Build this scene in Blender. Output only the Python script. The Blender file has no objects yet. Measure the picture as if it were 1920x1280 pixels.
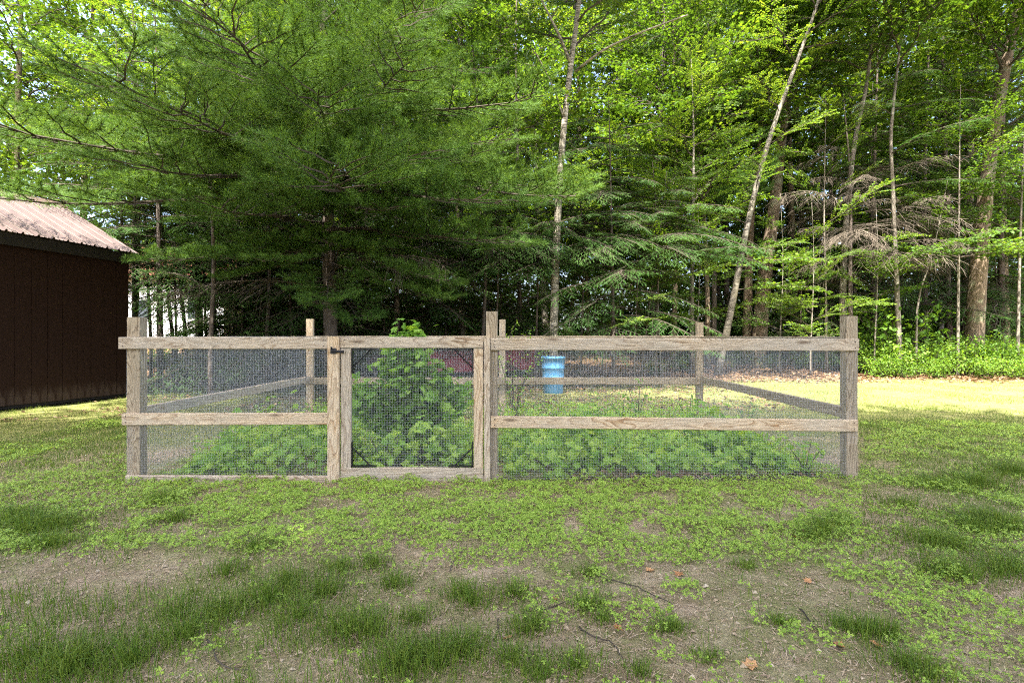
import bpy, math, random
import numpy as np
from mathutils import Vector, Matrix, Euler

random.seed(7)
RNG = np.random.default_rng(7)
S = bpy.context.scene
COL = S.collection
R = math.radians

# ------------------------------------------------------------------ camera
FPX, CX, CY, HCAM = 1024.0, 960.0, 638.0, 1.09      # focal length and principal point of the 1920x1280 photograph
cam_d = bpy.data.cameras.new('camera')
cam = bpy.data.objects.new('camera', cam_d); COL.objects.link(cam)
cam.location = (0, 0, HCAM); cam.rotation_euler = (R(90), 0, 0)
cam_d.sensor_width = 36.0; cam_d.lens = 36.0 * FPX / 1920.0
cam_d.shift_y = (CY - 640.0) / 1920.0
cam_d.clip_end = 600.0; cam_d.clip_start = 0.05
S.camera = cam

# ------------------------------------------------------------------ sky and sun
TO_SUN = Vector((-0.10, -0.43, 0.90)).normalized()
W = bpy.data.worlds.new('World'); S.world = W; W.use_nodes = True
wn = W.node_tree.nodes; wl = W.node_tree.links
bg = wn['Background']; sky = wn.new('ShaderNodeTexSky')
sky.sky_type = 'NISHITA'; sky.sun_disc = False
sky.sun_elevation = math.asin(TO_SUN.z)
sky.sun_rotation = math.atan2(TO_SUN.x, TO_SUN.y)
sky.air_density = 0.8; sky.dust_density = 5.0; sky.ozone_density = 0.6
wl.new(sky.outputs[0], bg.inputs[0]); bg.inputs[1].default_value = 0.15
sun_d = bpy.data.lights.new('sun', 'SUN'); sun = bpy.data.objects.new('sun', sun_d); COL.objects.link(sun)
sun_d.energy = 4.3; sun_d.angle = R(0.55); sun_d.color = (1.0, 0.95, 0.86)
sun.rotation_euler = TO_SUN.to_track_quat('Z', 'Y').to_euler(); sun.location = (0, -20, 30)
S.view_settings.view_transform = 'Standard'; S.view_settings.look = 'None'
S.view_settings.gamma = 1.0; S.view_settings.exposure = 3.1
S.view_settings.use_curve_mapping = False
S.render.engine = 'CYCLES'
S.cycles.max_bounces = 5; S.cycles.diffuse_bounces = 3; S.cycles.glossy_bounces = 2
S.cycles.transmission_bounces = 5; S.cycles.transparent_max_bounces = 6
S.cycles.use_denoising = False; S.cycles.sample_clamp_indirect = 4.0; S.cycles.filter_width = 1.1

# ------------------------------------------------------------------ helpers
def terr(x, y):
    x = np.asarray(x, float); y = np.asarray(y, float)
    z = 0.045 * np.clip(y - 12.5, 0, None)
    z = z + 0.012 * np.sin(x * 1.7 + 0.5) * np.sin(y * 1.3) + 0.008 * np.sin(x * 4.1 + y * 2.3)
    d = np.clip((y - 30) / 60.0, 0, 1)
    return z * (1 - d) + d * 1.2
def PX(px, py, Y):
    return Vector(((px - CX) / FPX * Y, Y, HCAM - (py - CY) / FPX * Y))
def GP(px, py):
    Y = HCAM * FPX / (py - CY)
    x = (px - CX) / FPX * Y
    return Vector((x, Y, float(terr(x, Y))))

def tag(o, label=None, cat=None, group=None, kind=None):
    if label: o['label'] = label
    if cat: o['category'] = cat
    if group: o['group'] = group
    if kind: o['kind'] = kind
    return o
def empty(name, loc=(0, 0, 0), rot=(0, 0, 0)):
    o = bpy.data.objects.new(name, None); COL.objects.link(o)
    o.location = loc; o.rotation_euler = rot; o.empty_display_size = 0.1
    return o
def mesh_np(name, V, T, mats, midx=None, smooth=False):
    V = np.asarray(V, np.float32); T = np.asarray(T, np.int32)
    m = bpy.data.meshes.new(name)
    m.vertices.add(len(V)); m.vertices.foreach_set('co', V.ravel())
    m.loops.add(T.size); m.loops.foreach_set('vertex_index', T.ravel())
    m.polygons.add(len(T))
    m.polygons.foreach_set('loop_start', np.arange(0, T.size, T.shape[1], dtype=np.int32))
    m.polygons.foreach_set('loop_total', np.full(len(T), T.shape[1], np.int32))
    for mt in mats: m.materials.append(mt)
    if midx is not None: m.polygons.foreach_set('material_index', np.asarray(midx, np.int32))
    m.polygons.foreach_set('use_smooth', np.full(len(T), bool(smooth)))
    m.update(calc_edges=True)
    return m
def obj(name, mesh, parent=None, loc=(0, 0, 0), rot=(0, 0, 0)):
    o = bpy.data.objects.new(name, mesh); COL.objects.link(o)
    o.location = loc; o.rotation_euler = rot
    if parent is not None: o.parent = parent
    return o
class TB:                                             # collects triangles with a material index
    def __init__(s): s.V = []; s.T = []; s.M = []; s.n = 0
    def add(s, V, T, m=0):
        V = np.asarray(V, float).reshape(-1, 3); T = np.asarray(T, int).reshape(-1, 3)
        s.V.append(V); s.T.append(T + s.n); s.M.append(np.full(len(T), m)); s.n += len(V)
    def tube(s, pts, rad, sides=6, m=0, cap=True):
        P = np.asarray([tuple(p) for p in pts], float); n = len(P)
        rad = np.broadcast_to(np.asarray(rad, float), (n,))
        d = np.gradient(P, axis=0); d /= np.linalg.norm(d, axis=1)[:, None] + 1e-9
        ref = np.array([0, 0, 1.0]) if abs(d[0, 2]) < 0.9 else np.array([1.0, 0, 0])
        u = np.cross(d, ref); u /= np.linalg.norm(u, axis=1)[:, None] + 1e-9
        v = np.cross(d, u)
        a = np.arange(sides) * 2 * math.pi / sides
        V = P[:, None, :] + rad[:, None, None] * (np.cos(a)[None, :, None] * u[:, None, :] + np.sin(a)[None, :, None] * v[:, None, :])
        T = []
        for i in range(n - 1):
            for k in range(sides):
                a0 = i * sides + k; a1 = i * sides + (k + 1) % sides
                T += [(a0, a0 + sides, a1), (a1, a0 + sides, a1 + sides)]
        V = V.reshape(-1, 3)
        if cap:
            for i in (0, n - 1):
                c = len(V); V = np.vstack([V, P[i]])
                for k in range(sides):
                    T.append((c, i * sides + k, i * sides + (k + 1) % sides) if i == 0 else (c, i * sides + (k + 1) % sides, i * sides + k))
        s.add(V, T, m)
    def box(s, lo, hi, m=0):
        x0, y0, z0 = lo; x1, y1, z1 = hi
        V = [(x0, y0, z0), (x1, y0, z0), (x1, y1, z0), (x0, y1, z0), (x0, y0, z1), (x1, y0, z1), (x1, y1, z1), (x0, y1, z1)]
        Q = [(0, 3, 2, 1), (4, 5, 6, 7), (0, 1, 5, 4), (1, 2, 6, 5), (2, 3, 7, 6), (3, 0, 4, 7)]
        s.add(V, [t for q in Q for t in ((q[0], q[1], q[2]), (q[0], q[2], q[3]))], m)
    def scatter(s, tv, tf, pos, Rm, sc, m=0):
        tv = np.asarray(tv, float); tf = np.asarray(tf, int)
        sc = np.asarray(sc, float)
        if sc.ndim == 1: sc = sc[:, None]
        V = np.einsum('mij,mnj->mni', Rm, tv[None] * sc[:, None, :]) + np.asarray(pos)[:, None, :]
        T = tf[None] + (np.arange(len(pos)) * len(tv))[:, None, None]
        s.add(V.reshape(-1, 3), T.reshape(-1, 3), m)
    def mesh(s, name, mats, smooth=False):
        return mesh_np(name, np.vstack(s.V), np.vstack(s.T), mats, np.concatenate(s.M), smooth)
def frames(d, up=None, roll=0.0):
    """rotation matrices whose x axis is d and whose z axis is near up"""
    d = np.asarray(d, float); d = d / (np.linalg.norm(d, axis=1)[:, None] + 1e-9)
    up = np.broadcast_to(np.array([0, 0, 1.0]) if up is None else np.asarray(up, float), d.shape)
    y = np.cross(up, d); bad = np.linalg.norm(y, axis=1) < 1e-4
    if bad.any(): y[bad] = (0, 1, 0)
    y /= np.linalg.norm(y, axis=1)[:, None]; z = np.cross(d, y)
    if np.ndim(roll) or roll:
        r = np.broadcast_to(roll, (len(d),)); c, s_ = np.cos(r)[:, None], np.sin(r)[:, None]
        y, z = y * c + z * s_, z * c - y * s_
    return np.stack([d, y, z], axis=2)

def vnoise(x, y, seed=0):
    """smooth value noise on numpy arrays, 0..1"""
    xi = np.floor(x).astype(int); yi = np.floor(y).astype(int); fx = x - xi; fy = y - yi
    fx = fx * fx * (3 - 2 * fx); fy = fy * fy * (3 - 2 * fy)
    def h(a, b):
        q = (a * 374761393 + b * 668265263 + seed * 144665) & 0x7fffffff
        q = ((q ^ (q >> 13)) * 1274126177) & 0x7fffffff
        return ((q ^ (q >> 16)) & 0xffff) / 65535.0
    return (h(xi, yi) * (1 - fx) + h(xi + 1, yi) * fx) * (1 - fy) + (h(xi, yi + 1) * (1 - fx) + h(xi + 1, yi + 1) * fx) * fy

# ------------------------------------------------------------------ materials
def new_mat(name):
    m = bpy.data.materials.new(name); m.use_nodes = True
    nt = m.node_tree; b = nt.nodes['Principled BSDF']
    b.inputs['Specular IOR Level'].default_value = 0.25
    return m, nt.nodes, nt.links, b
def ramp(nodes, stops):
    r = nodes.new('ShaderNodeValToRGB'); e = r.color_ramp.elements
    while len(e) < len(stops): e.new(0.5)
    for k, (p, c) in enumerate(stops):
        e[k].position = p; e[k].color = (*c, 1)
    return r
def noise(nodes, links, vec, scale, detail=4, rough=0.55, dist=0.0):
    n = nodes.new('ShaderNodeTexNoise'); n.inputs['Scale'].default_value = scale
    n.inputs['Detail'].default_value = detail; n.inputs['Roughness'].default_value = rough
    n.inputs['Distortion'].default_value = dist
    if vec is not None: links.new(vec, n.inputs['Vector'])
    return n
def mapping(nodes, links, vec, scale=(1, 1, 1), loc=None):
    mp = nodes.new('ShaderNodeMapping'); mp.inputs['Scale'].default_value = scale
    links.new(vec, mp.inputs['Vector'])
    if loc is not None: links.new(loc, mp.inputs['Location'])
    return mp.outputs[0]
def mixc(nodes, links, fac, a, b, mode='MIX'):
    m = nodes.new('ShaderNodeMix'); m.data_type = 'RGBA'; m.blend_type = mode
    for sock, v in ((m.inputs[0], fac), (m.inputs[6], a), (m.inputs[7], b)):
        if hasattr(v, 'is_output'): links.new(v, sock)
        elif isinstance(v, (int, float)): sock.default_value = v
        else: sock.default_value = (*v, 1)
    return m.outputs[2]
def math_n(nodes, links, op, a, b=0.0):
    m = nodes.new('ShaderNodeMath'); m.operation = op
    for sock, v in ((m.inputs[0], a), (m.inputs[1], b)):
        if hasattr(v, 'is_output'): links.new(v, sock)
        else: sock.default_value = v
    return m.outputs[0]
def bump(nodes, links, h, bsdf, strength=0.4, dist=0.01):
    b = nodes.new('ShaderNodeBump'); b.inputs['Strength'].default_value = strength
    b.inputs['Distance'].default_value = dist
    links.new(h, b.inputs['Height']); links.new(b.outputs[0], bsdf.inputs['Normal'])

def leaf_mat(name, cols, trans=0.4, tcol=None, rough=0.5, spec=0.25):
    m, N, L, b = new_mat(name)
    geo = N.new('ShaderNodeNewGeometry'); oi = N.new('ShaderNodeObjectInfo')
    f = math_n(N, L, 'ADD', math_n(N, L, 'MULTIPLY', geo.outputs['Random Per Island'], 0.62),
               math_n(N, L, 'MULTIPLY', oi.outputs['Random'], 0.38))
    r = ramp(N, cols); L.new(f, r.inputs[0])
    L.new(r.outputs[0], b.inputs['Base Color'])
    b.inputs['Roughness'].default_value = rough; b.inputs['Specular IOR Level'].default_value = spec
    t = N.new('ShaderNodeBsdfTranslucent')
    tc = mixc(N, L, 1.0, r.outputs[0], tcol or (1.5, 1.35, 0.5), 'MULTIPLY')
    L.new(tc, t.inputs[0])
    ms = N.new('ShaderNodeMixShader'); ms.inputs[0].default_value = trans
    L.new(b.outputs[0], ms.inputs[1]); L.new(t.outputs[0], ms.inputs[2])
    L.new(ms.outputs[0], N['Material Output'].inputs[0])
    return m
M = {}
M['pine'] = leaf_mat('pine_needles', [(0, (.042, .096, .018)), (.5, (.070, .145, .027)), (1, (.125, .205, .042))], .32, None, .55, .15)
M['hemlock'] = leaf_mat('hemlock_needles', [(0, (.018, .050, .011)), (.6, (.034, .078, .016)), (1, (.070, .125, .028))], .26, None, .6, .10)
M['maple'] = leaf_mat('maple_leaves', [(0, (.034, .080, .012)), (.55, (.068, .135, .017)), (1, (.14, .21, .024))], .46, None, .5, .2)
M['beech'] = leaf_mat('beech_leaves', [(0, (.038, .085, .014)), (.5, (.075, .145, .020)), (1, (.16, .225, .028))], .46, None, .5, .2)
M['weed'] = leaf_mat('weed_leaves', [(0, (.085, .20, .024)), (.5, (.165, .31, .036)), (1, (.32, .44, .06))], .45)
M['clover'] = leaf_mat('clover_leaves', [(0, (.145, .245, .035)), (.5, (.26, .38, .055)), (1, (.42, .50, .10))], .40)
M['grass'] = leaf_mat('grass_blades', [(0, (.045, .095, .014)), (.5, (.085, .150, .020)), (.85, (.15, .20, .035)), (1, (.34, .29, .12))], .35)
M['lawn'] = leaf_mat('lawn_blades', [(0, (.055, .105, .012)), (.5, (.105, .160, .020)), (.9, (.18, .20, .04)), (1, (.30, .26, .11))], .3)
M['shrub'] = leaf_mat('shrub_leaves', [(0, (.055, .125, .016)), (.5, (.10, .195, .024)), (1, (.18, .28, .036))], .45)
M['litter'] = leaf_mat('dead_leaves', [(0, (.085, .045, .022)), (.5, (.175, .108, .060)), (1, (.31, .22, .14))], .1, (1.2, 1.0, .7))
M['straw'] = leaf_mat('dry_straw', [(0, (.10, .06, .035)), (.5, (.30, .215, .14)), (1, (.52, .43, .31))], .1, (1.2, 1.0, .7))
M['crumb'] = leaf_mat('soil_crumb', [(0, (.07, .05, .03)), (.6, (.22, .165, .10)), (.9, (.30, .24, .16)), (1, (.38, .33, .25))], .0)
M['fallen'] = leaf_mat('fallen_leaf', [(0, (.24, .095, .035)), (.5, (.36, .18, .075)), (1, (.42, .26, .12))], .15, (1.2, 1.0, .7))
M['far_leaf'] = leaf_mat('far_leaves', [(0, (.018, .045, .009)), (.6, (.040, .085, .013)), (1, (.10, .16, .022))], .42, None, .6, .1)

def bark_mat(name, dark, light, sx, sz, lich=None, strength=0.7):
    m, N, L, b = new_mat(name)
    tc = N.new('ShaderNodeTexCoord')
    v = mapping(N, L, tc.outputs['Object'], (sx, sx, sz))
    n1 = noise(N, L, v, 1.0, 6, .65, .4)
    r = ramp(N, [(.32, dark), (.68, light)]); L.new(n1.outputs[0], r.inputs[0])
    col = r.outputs[0]
    if lich:
        n2 = noise(N, L, tc.outputs['Object'], 3.0, 4, .6)
        r2 = ramp(N, [(.52, (0, 0, 0)), (.64, (1, 1, 1))]); L.new(n2.outputs[0], r2.inputs[0])
        col = mixc(N, L, r2.outputs[0], col, lich)
    L.new(col, b.inputs['Base Color']); b.inputs['Roughness'].default_value = .9
    bump(N, L, n1.outputs[0], b, strength, .02)
    return m
M['bark_pine'] = bark_mat('pine_bark', (.045, .034, .028), (.13, .105, .088), 22, 5)
M['bark_maple'] = bark_mat('maple_bark', (.060, .042, .028), (.185, .138, .095), 26, 4, (.15, .145, .09))
M['bark_grey'] = bark_mat('grey_bark', (.075, .062, .05), (.19, .165, .135), 14, 9, (.23, .215, .17))
M['twig'] = bark_mat('twig_bark', (.030, .024, .018), (.075, .060, .046), 30, 30)
M['deadtwig'] = bark_mat('dead_twig', (.05, .040, .030), (.115, .095, .072), 30, 30)
def birch_bark(name, k):
    m, N, L, b = new_mat(name)
    tc = N.new('ShaderNodeTexCoord')
    v = mapping(N, L, tc.outputs['Object'], (4, 4, 26))
    n1 = noise(N, L, v, 1.0, 5, .62, .2)
    r = ramp(N, [(p_, tuple(k * c for c in col_)) for p_, col_ in ((.38, (.022, .019, .015)), (.48, (.075, .066, .054)), (.60, (.15, .135, .11)), (.82, (.26, .24, .20)))])
    L.new(n1.outputs[0], r.inputs[0])
    n2 = noise(N, L, tc.outputs['Object'], 2.2, 5, .65)
    r2 = ramp(N, [(.46, (0, 0, 0)), (.62, (.9, .9, .9))]); L.new(n2.outputs[0], r2.inputs[0])
    col = mixc(N, L, r2.outputs[0], r.outputs[0], (.15, .135, .10))
    L.new(col, b.inputs['Base Color']); b.inputs['Roughness'].default_value = .7
    bump(N, L, n1.outputs[0], b, .4, .01)
    return m
M['bark_birch'] = birch_bark('birch_bark', 1.0); M['bark_white'] = birch_bark('white_birch_bark', 2.4)

def wood_mat(name, pale, mid, brown, grey):
    """weathered sawn softwood; grain runs along the board's own x axis"""
    m, N, L, b = new_mat(name)
    tc = N.new('ShaderNodeTexCoord'); oi = N.new('ShaderNodeObjectInfo')
    off = N.new('ShaderNodeCombineXYZ')
    for k, f in enumerate((37.0, 11.0, 23.0)):
        L.new(math_n(N, L, 'MULTIPLY', oi.outputs['Random'], f), off.inputs[k])
    v0 = mapping(N, L, tc.outputs['Object'], (1, 1, 1), off.outputs[0])
    # knots: stretched voronoi cells
    vk = mapping(N, L, v0, (2.1, 9, 9))
    vor = N.new('ShaderNodeTexVoronoi'); vor.inputs['Scale'].default_value = 1.0; L.new(vk, vor.inputs['Vector'])
    knot = ramp(N, [(.05, (1, 1, 1)), (.16, (0, 0, 0))]); L.new(vor.outputs['Distance'], knot.inputs[0])
    pull = math_n(N, L, 'MULTIPLY', math_n(N, L, 'POWER', math_n(N, L, 'SUBTRACT', 1.0, vor.outputs['Distance']), 4.0), 1.1)
    vn = mapping(N, L, v0, (1.0, 5, 5))
    n1 = noise(N, L, vn, 1.2, 3, .5, .3)
    sep = N.new('ShaderNodeSeparateXYZ'); L.new(v0, sep.inputs[0])
    across = math_n(N, L, 'ADD', math_n(N, L, 'MULTIPLY', sep.outputs[1], 36.0), math_n(N, L, 'MULTIPLY', sep.outputs[2], 36.0))
    ph = math_n(N, L, 'ADD', across, math_n(N, L, 'ADD', math_n(N, L, 'MULTIPLY', n1.outputs[0], 14.0), math_n(N, L, 'MULTIPLY', pull, 5.0)))
    g = math_n(N, L, 'FRACT', ph)
    rg = ramp(N, [(0, brown), (.22, mid), (.55, pale), (.93, pale), (1, brown)]); L.new(g, rg.inputs[0])
    vf = mapping(N, L, v0, (7, 160, 160)); n2 = noise(N, L, vf, 1.0, 4, .65)
    rf = ramp(N, [(.3, (.62, .60, .58)), (.7, (1.08, 1.08, 1.08))]); L.new(n2.outputs[0], rf.inputs[0])
    n3 = noise(N, L, mapping(N, L, v0, (2.2, 7, 7)), 1.0, 4, .6)
    rw = ramp(N, [(.36, (0, 0, 0)), (.66, (1, 1, 1))]); L.new(n3.outputs[0], rw.inputs[0])
    c = mixc(N, L, math_n(N, L, 'MULTIPLY', rw.outputs[0], .75), rg.outputs[0], grey)
    c = mixc(N, L, 1.0, c, rf.outputs[0], 'MULTIPLY')
    c = mixc(N, L, math_n(N, L, 'MULTIPLY', knot.outputs[0], .8), c, (.10, .065, .04))
    L.new(c, b.inputs['Base Color']); b.inputs['Roughness'].default_value = .85
    bump(N, L, math_n(N, L, 'ADD', n2.outputs[0], math_n(N, L, 'MULTIPLY', g, .3)), b, .5, .002)
    return m
M['wood'] = wood_mat('weathered_board', (.47, .39, .29), (.37, .29, .20), (.20, .13, .075), (.37, .335, .28))
M['wood_new'] = wood_mat('pale_board', (.55, .43, .29), (.44, .31, .18), (.24, .135, .065), (.45, .39, .30))
M['wood_old'] = wood_mat('grey_post', (.36, .295, .205), (.28, .22, .145), (.12, .08, .045), (.28, .24, .18))

def plain(name, col, rough=.6, metal=0.0, var=.15, scale=8, bumpk=0.0, spec=.3):
    m, N, L, b = new_mat(name)
    tc = N.new('ShaderNodeTexCoord')
    n1 = noise(N, L, tc.outputs['Object'], scale, 5, .6)
    lo = tuple(c * (1 - var) for c in col); hi = tuple(min(1, c * (1 + var)) for c in col)
    r = ramp(N, [(.3, lo), (.7, hi)]); L.new(n1.outputs[0], r.inputs[0])
    L.new(r.outputs[0], b.inputs['Base Color'])
    b.inputs['Roughness'].default_value = rough; b.inputs['Metallic'].default_value = metal
    b.inputs['Specular IOR Level'].default_value = spec
    if bumpk: bump(N, L, n1.outputs[0], b, bumpk, .01)
    return m
M['wire'] = plain('galvanised_wire', (.34, .36, .38), .5, .35, .1)
M['black'] = plain('black_iron', (.015, .015, .016), .5, .3, .2)
M['nail'] = plain('rusty_nail', (.07, .05, .04), .6, .5, .3)
M['roof_metal'] = plain('brown_roof_metal', (.072, .050, .044), .45, .1, .16, 2.5, 0, .4)
M['canoe'] = plain('red_hull', (.30, .022, .045), .5, 0, .22, 4)
M['canoe_trim'] = plain('dark_trim', (.06, .05, .06), .5)
M['blue'] = plain('blue_plastic', (.07, .23, .42), .55, 0, .12, 3)
M['white_paint'] = plain('white_siding', (.72, .73, .74), .6, 0, .05, 2)
M['white_plastic'] = plain('white_plastic', (.80, .80, .78), .5, 0, .05, 2)
M['red_roof'] = plain('red_shingles', (.17, .060, .042), .85, 0, .25, 6, .3)
M['glass'] = plain('window_glass', (.03, .04, .05), .08, 0, .1, 2, 0, .6)

def shed_mat(name, base):
    m, N, L, b = new_mat(name)
    tc = N.new('ShaderNodeTexCoord')
    v = mapping(N, L, tc.outputs['Object'], (40, 40, 2.0)); n1 = noise(N, L, v, 1.0, 5, .65)
    r = ramp(N, [(.3, tuple(c * .85 for c in base)), (.7, tuple(c * 1.15 for c in base))]); L.new(n1.outputs[0], r.inputs[0])
    # worn, splashed paint near the ground
    sep = N.new('ShaderNodeSeparateXYZ'); L.new(tc.outputs['Object'], sep.inputs[0])
    h = N.new('ShaderNodeMapRange'); h.inputs[1].default_value = 0.0; h.inputs[2].default_value = .75
    h.inputs[3].default_value = 1; h.inputs[4].default_value = 0; L.new(sep.outputs[2], h.inputs[0])
    n2 = noise(N, L, mapping(N, L, tc.outputs['Object'], (9, 9, 2.5)), 1.0, 5, .7)
    f = math_n(N, L, 'MULTIPLY', h.outputs[0], n2.outputs[0])
    rf = ramp(N, [(.34, (0, 0, 0)), (.52, (1, 1, 1))]); L.new(f, rf.inputs[0])
    c = mixc(N, L, math_n(N, L, 'MULTIPLY', rf.outputs[0], .6), r.outputs[0], (.075, .050, .040))
    L.new(c, b.inputs['Base Color']); b.inputs['Roughness'].default_value = .8; b.inputs['Specular IOR Level'].default_value = .08
    bump(N, L, n1.outputs[0], b, .35, .004)
    return m
M['shed'] = shed_mat('brown_shed_paint', (.021, .0100, .0068))
M['shed_trim'] = plain('dark_brown_trim', (.014, .010, .008), .7, 0, .25, 6, .2)

def ground_mat():
    m, N, L, b = new_mat('ground_soil')
    geo = N.new('ShaderNodeNewGeometry'); P = geo.outputs['Position']
    n1 = noise(N, L, P, 1.1, 6, .6); n2 = noise(N, L, P, 60, 4, .7); n3 = noise(N, L, P, 9, 5, .65)
    n4 = noise(N, L, P, 210, 3, .7)
    soil = ramp(N, [(.25, (.165, .120, .074)), (.5, (.31, .245, .160)), (.75, (.48, .40, .28))]); L.new(n2.outputs[0], soil.inputs[0])
    soil2 = mixc(N, L, n3.outputs[0], soil.outputs[0], (.20, .15, .092))
    damp = ramp(N, [(.40, (.74, .71, .68)), (.60, (1.1, 1.1, 1.1))]); L.new(noise(N, L, P, 3.6, 5, .7).outputs[0], damp.inputs[0])
    soil2 = mixc(N, L, 1.0, soil2, damp.outputs[0], 'MULTIPLY')
    fleck = ramp(N, [(.60, (0, 0, 0)), (.72, (1, 1, 1))]); L.new(n4.outputs[0], fleck.inputs[0])
    soil2 = mixc(N, L, math_n(N, L, 'MULTIPLY', fleck.outputs[0], .6), soil2, (.46, .39, .30))
    thatch = ramp(N, [(.3, (.075, .105, .022)), (.7, (.18, .195, .060))]); L.new(n2.outputs[0], thatch.inputs[0])
    gm = ramp(N, [(.42, (0, 0, 0)), (.60, (1, 1, 1))])
    L.new(math_n(N, L, 'ADD', math_n(N, L, 'MULTIPLY', n1.outputs[0], .7), math_n(N, L, 'MULTIPLY', n3.outputs[0], .3)), gm.inputs[0])
    col = mixc(N, L, math_n(N, L, 'MULTIPLY', gm.outputs[0], .8), soil2, thatch.outputs[0])
    # the lawn beyond the garden
    sep = N.new('ShaderNodeSeparateXYZ'); L.new(P, sep.inputs[0])
    wob = math_n(N, L, 'ADD', sep.outputs[1], math_n(N, L, 'MULTIPLY', math_n(N, L, 'SUBTRACT', n1.outputs[0], .5), 3.0))
    def rng(a, bb):
        q = N.new('ShaderNodeMapRange'); q.inputs[1].default_value = a; q.inputs[2].default_value = bb; L.new(wob, q.inputs[0]); return q.outputs[0]
    lawn = ramp(N, [(.3, (.065, .090, .018)), (.55, (.13, .14, .040)), (.75, (.24, .20, .11))]); L.new(n3.outputs[0], lawn.inputs[0])
    col = mixc(N, L, math_n(N, L, 'MULTIPLY', rng(5.0, 6.5), .85), col, lawn.outputs[0])
    floor = ramp(N, [(.3, (.07, .040, .020)), (.55, (.145, .092, .052)), (.8, (.24, .17, .10))]); L.new(noise(N, L, P, 16, 5, .7).outputs[0], floor.inputs[0])
    col = mixc(N, L, rng(13.6, 14.4), col, floor.outputs[0])
    L.new(col, b.inputs['Base Color']); b.inputs['Roughness'].default_value = .95
    b.inputs['Specular IOR Level'].default_value = .1
    hgt = math_n(N, L, 'ADD', n2.outputs[0], math_n(N, L, 'MULTIPLY', n4.outputs[0], .5))
    bump(N, L, hgt, b, .9, .012)
    return m
M['ground'] = ground_mat()

# ------------------------------------------------------------------ ground
def axis(lo, hi, fine_lo, fine_hi, step, grow=1.25):
    a = list(np.arange(fine_lo, fine_hi + 1e-6, step)); s = step; x = a[-1]
    while x < hi: s *= grow; x += s; a.append(min(x, hi))
    s = step; x = a[0]; pre = []
    while x > lo: s *= grow; x -= s; pre.append(max(x, lo))
    return np.array(pre[::-1] + a)
gx = axis(-260, 260, -5, 6, .09); gy = axis(-120, 400, 1.2, 9, .09)
XX, YY = np.meshgrid(gx, gy)
ZZ = terr(XX, YY) + 0.022 * (vnoise(XX * 2.3, YY * 2.3, 3) - .5) + 0.010 * (vnoise(XX * 8, YY * 8, 5) - .5)
gv = np.stack([XX, YY, ZZ], -1).reshape(-1, 3)
nx, ny = len(gx), len(gy)
ii = (np.arange(ny - 1)[:, None] * nx + np.arange(nx - 1)[None]).ravel()
gm_ = mesh_np('ground', gv, np.stack([ii, ii + 1, ii + nx + 1, ii + nx], 1), [M['ground']], None, True)
tag(obj('ground', gm_), kind='structure')
def gz(x, y):
    return terr(x, y) + 0.022 * (vnoise(np.asarray(x) * 2.3, np.asarray(y) * 2.3, 3) - .5)

# ------------------------------------------------------------------ branch meshes shared by the trees
MAPLE_V = [(0, 0, 0)] + [(math.cos(R(a)) * r_ + .42, math.sin(R(a)) * r_, z) for a, r_, z in
          ((-150, .50, -.05), (-112, .28, -.02), (-88, .58, -.09), (-55, .30, -.01), (-34, .52, -.07), (-14, .30, 0), (0, .66, -.05),
           (14, .30, 0), (34, .52, -.07), (55, .30, -.01), (88, .58, -.09), (112, .28, -.02), (150, .50, -.05))]
MAPLE_T = [(0, k, k + 1) for k in range(1, 13)]
OVAL_V = [(0, 0, 0), (.30, -.24, .05), (.68, -.22, .04), (1, 0, -.06), (.68, .22, .04), (.30, .24, .05)]
OVAL_T = [(0, 1, 2), (0, 2, 3), (0, 3, 4), (0, 4, 5)]
DIAM_V = [(0, 0, 0), (.5, -.33, .06), (1, 0, -.04), (.5, .33, .06)]
DIAM_T = [(0, 1, 2), (0, 2, 3)]
NEED_V = [(0, -.5, 0), (0, .5, 0), (1, 0, 0)]
NEED_T = [(0, 1, 2)]

def stem_curve(L, sag, lift, n=9, wig=0.03, rng=RNG):
    t = np.linspace(0, 1, n)
    y = np.cumsum(rng.normal(0, wig, n)) * L * .15; y -= y[0]
    z = lift * t * L - sag * t * t * L
    return np.stack([t * L, y, z], 1)
def along(P, t):
    q = t * (len(P) - 1); i = min(int(q), len(P) - 2); f = q - i
    d = P[i + 1] - P[i]
    return P[i] * (1 - f) + P[i + 1] * f, d / (np.linalg.norm(d) + 1e-9)
def rot_h(d, a):
    c, s_ = math.cos(a), math.sin(a)
    return np.array([d[0] * c - d[1] * s_, d[0] * s_ + d[1] * c, d[2]])

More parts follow.
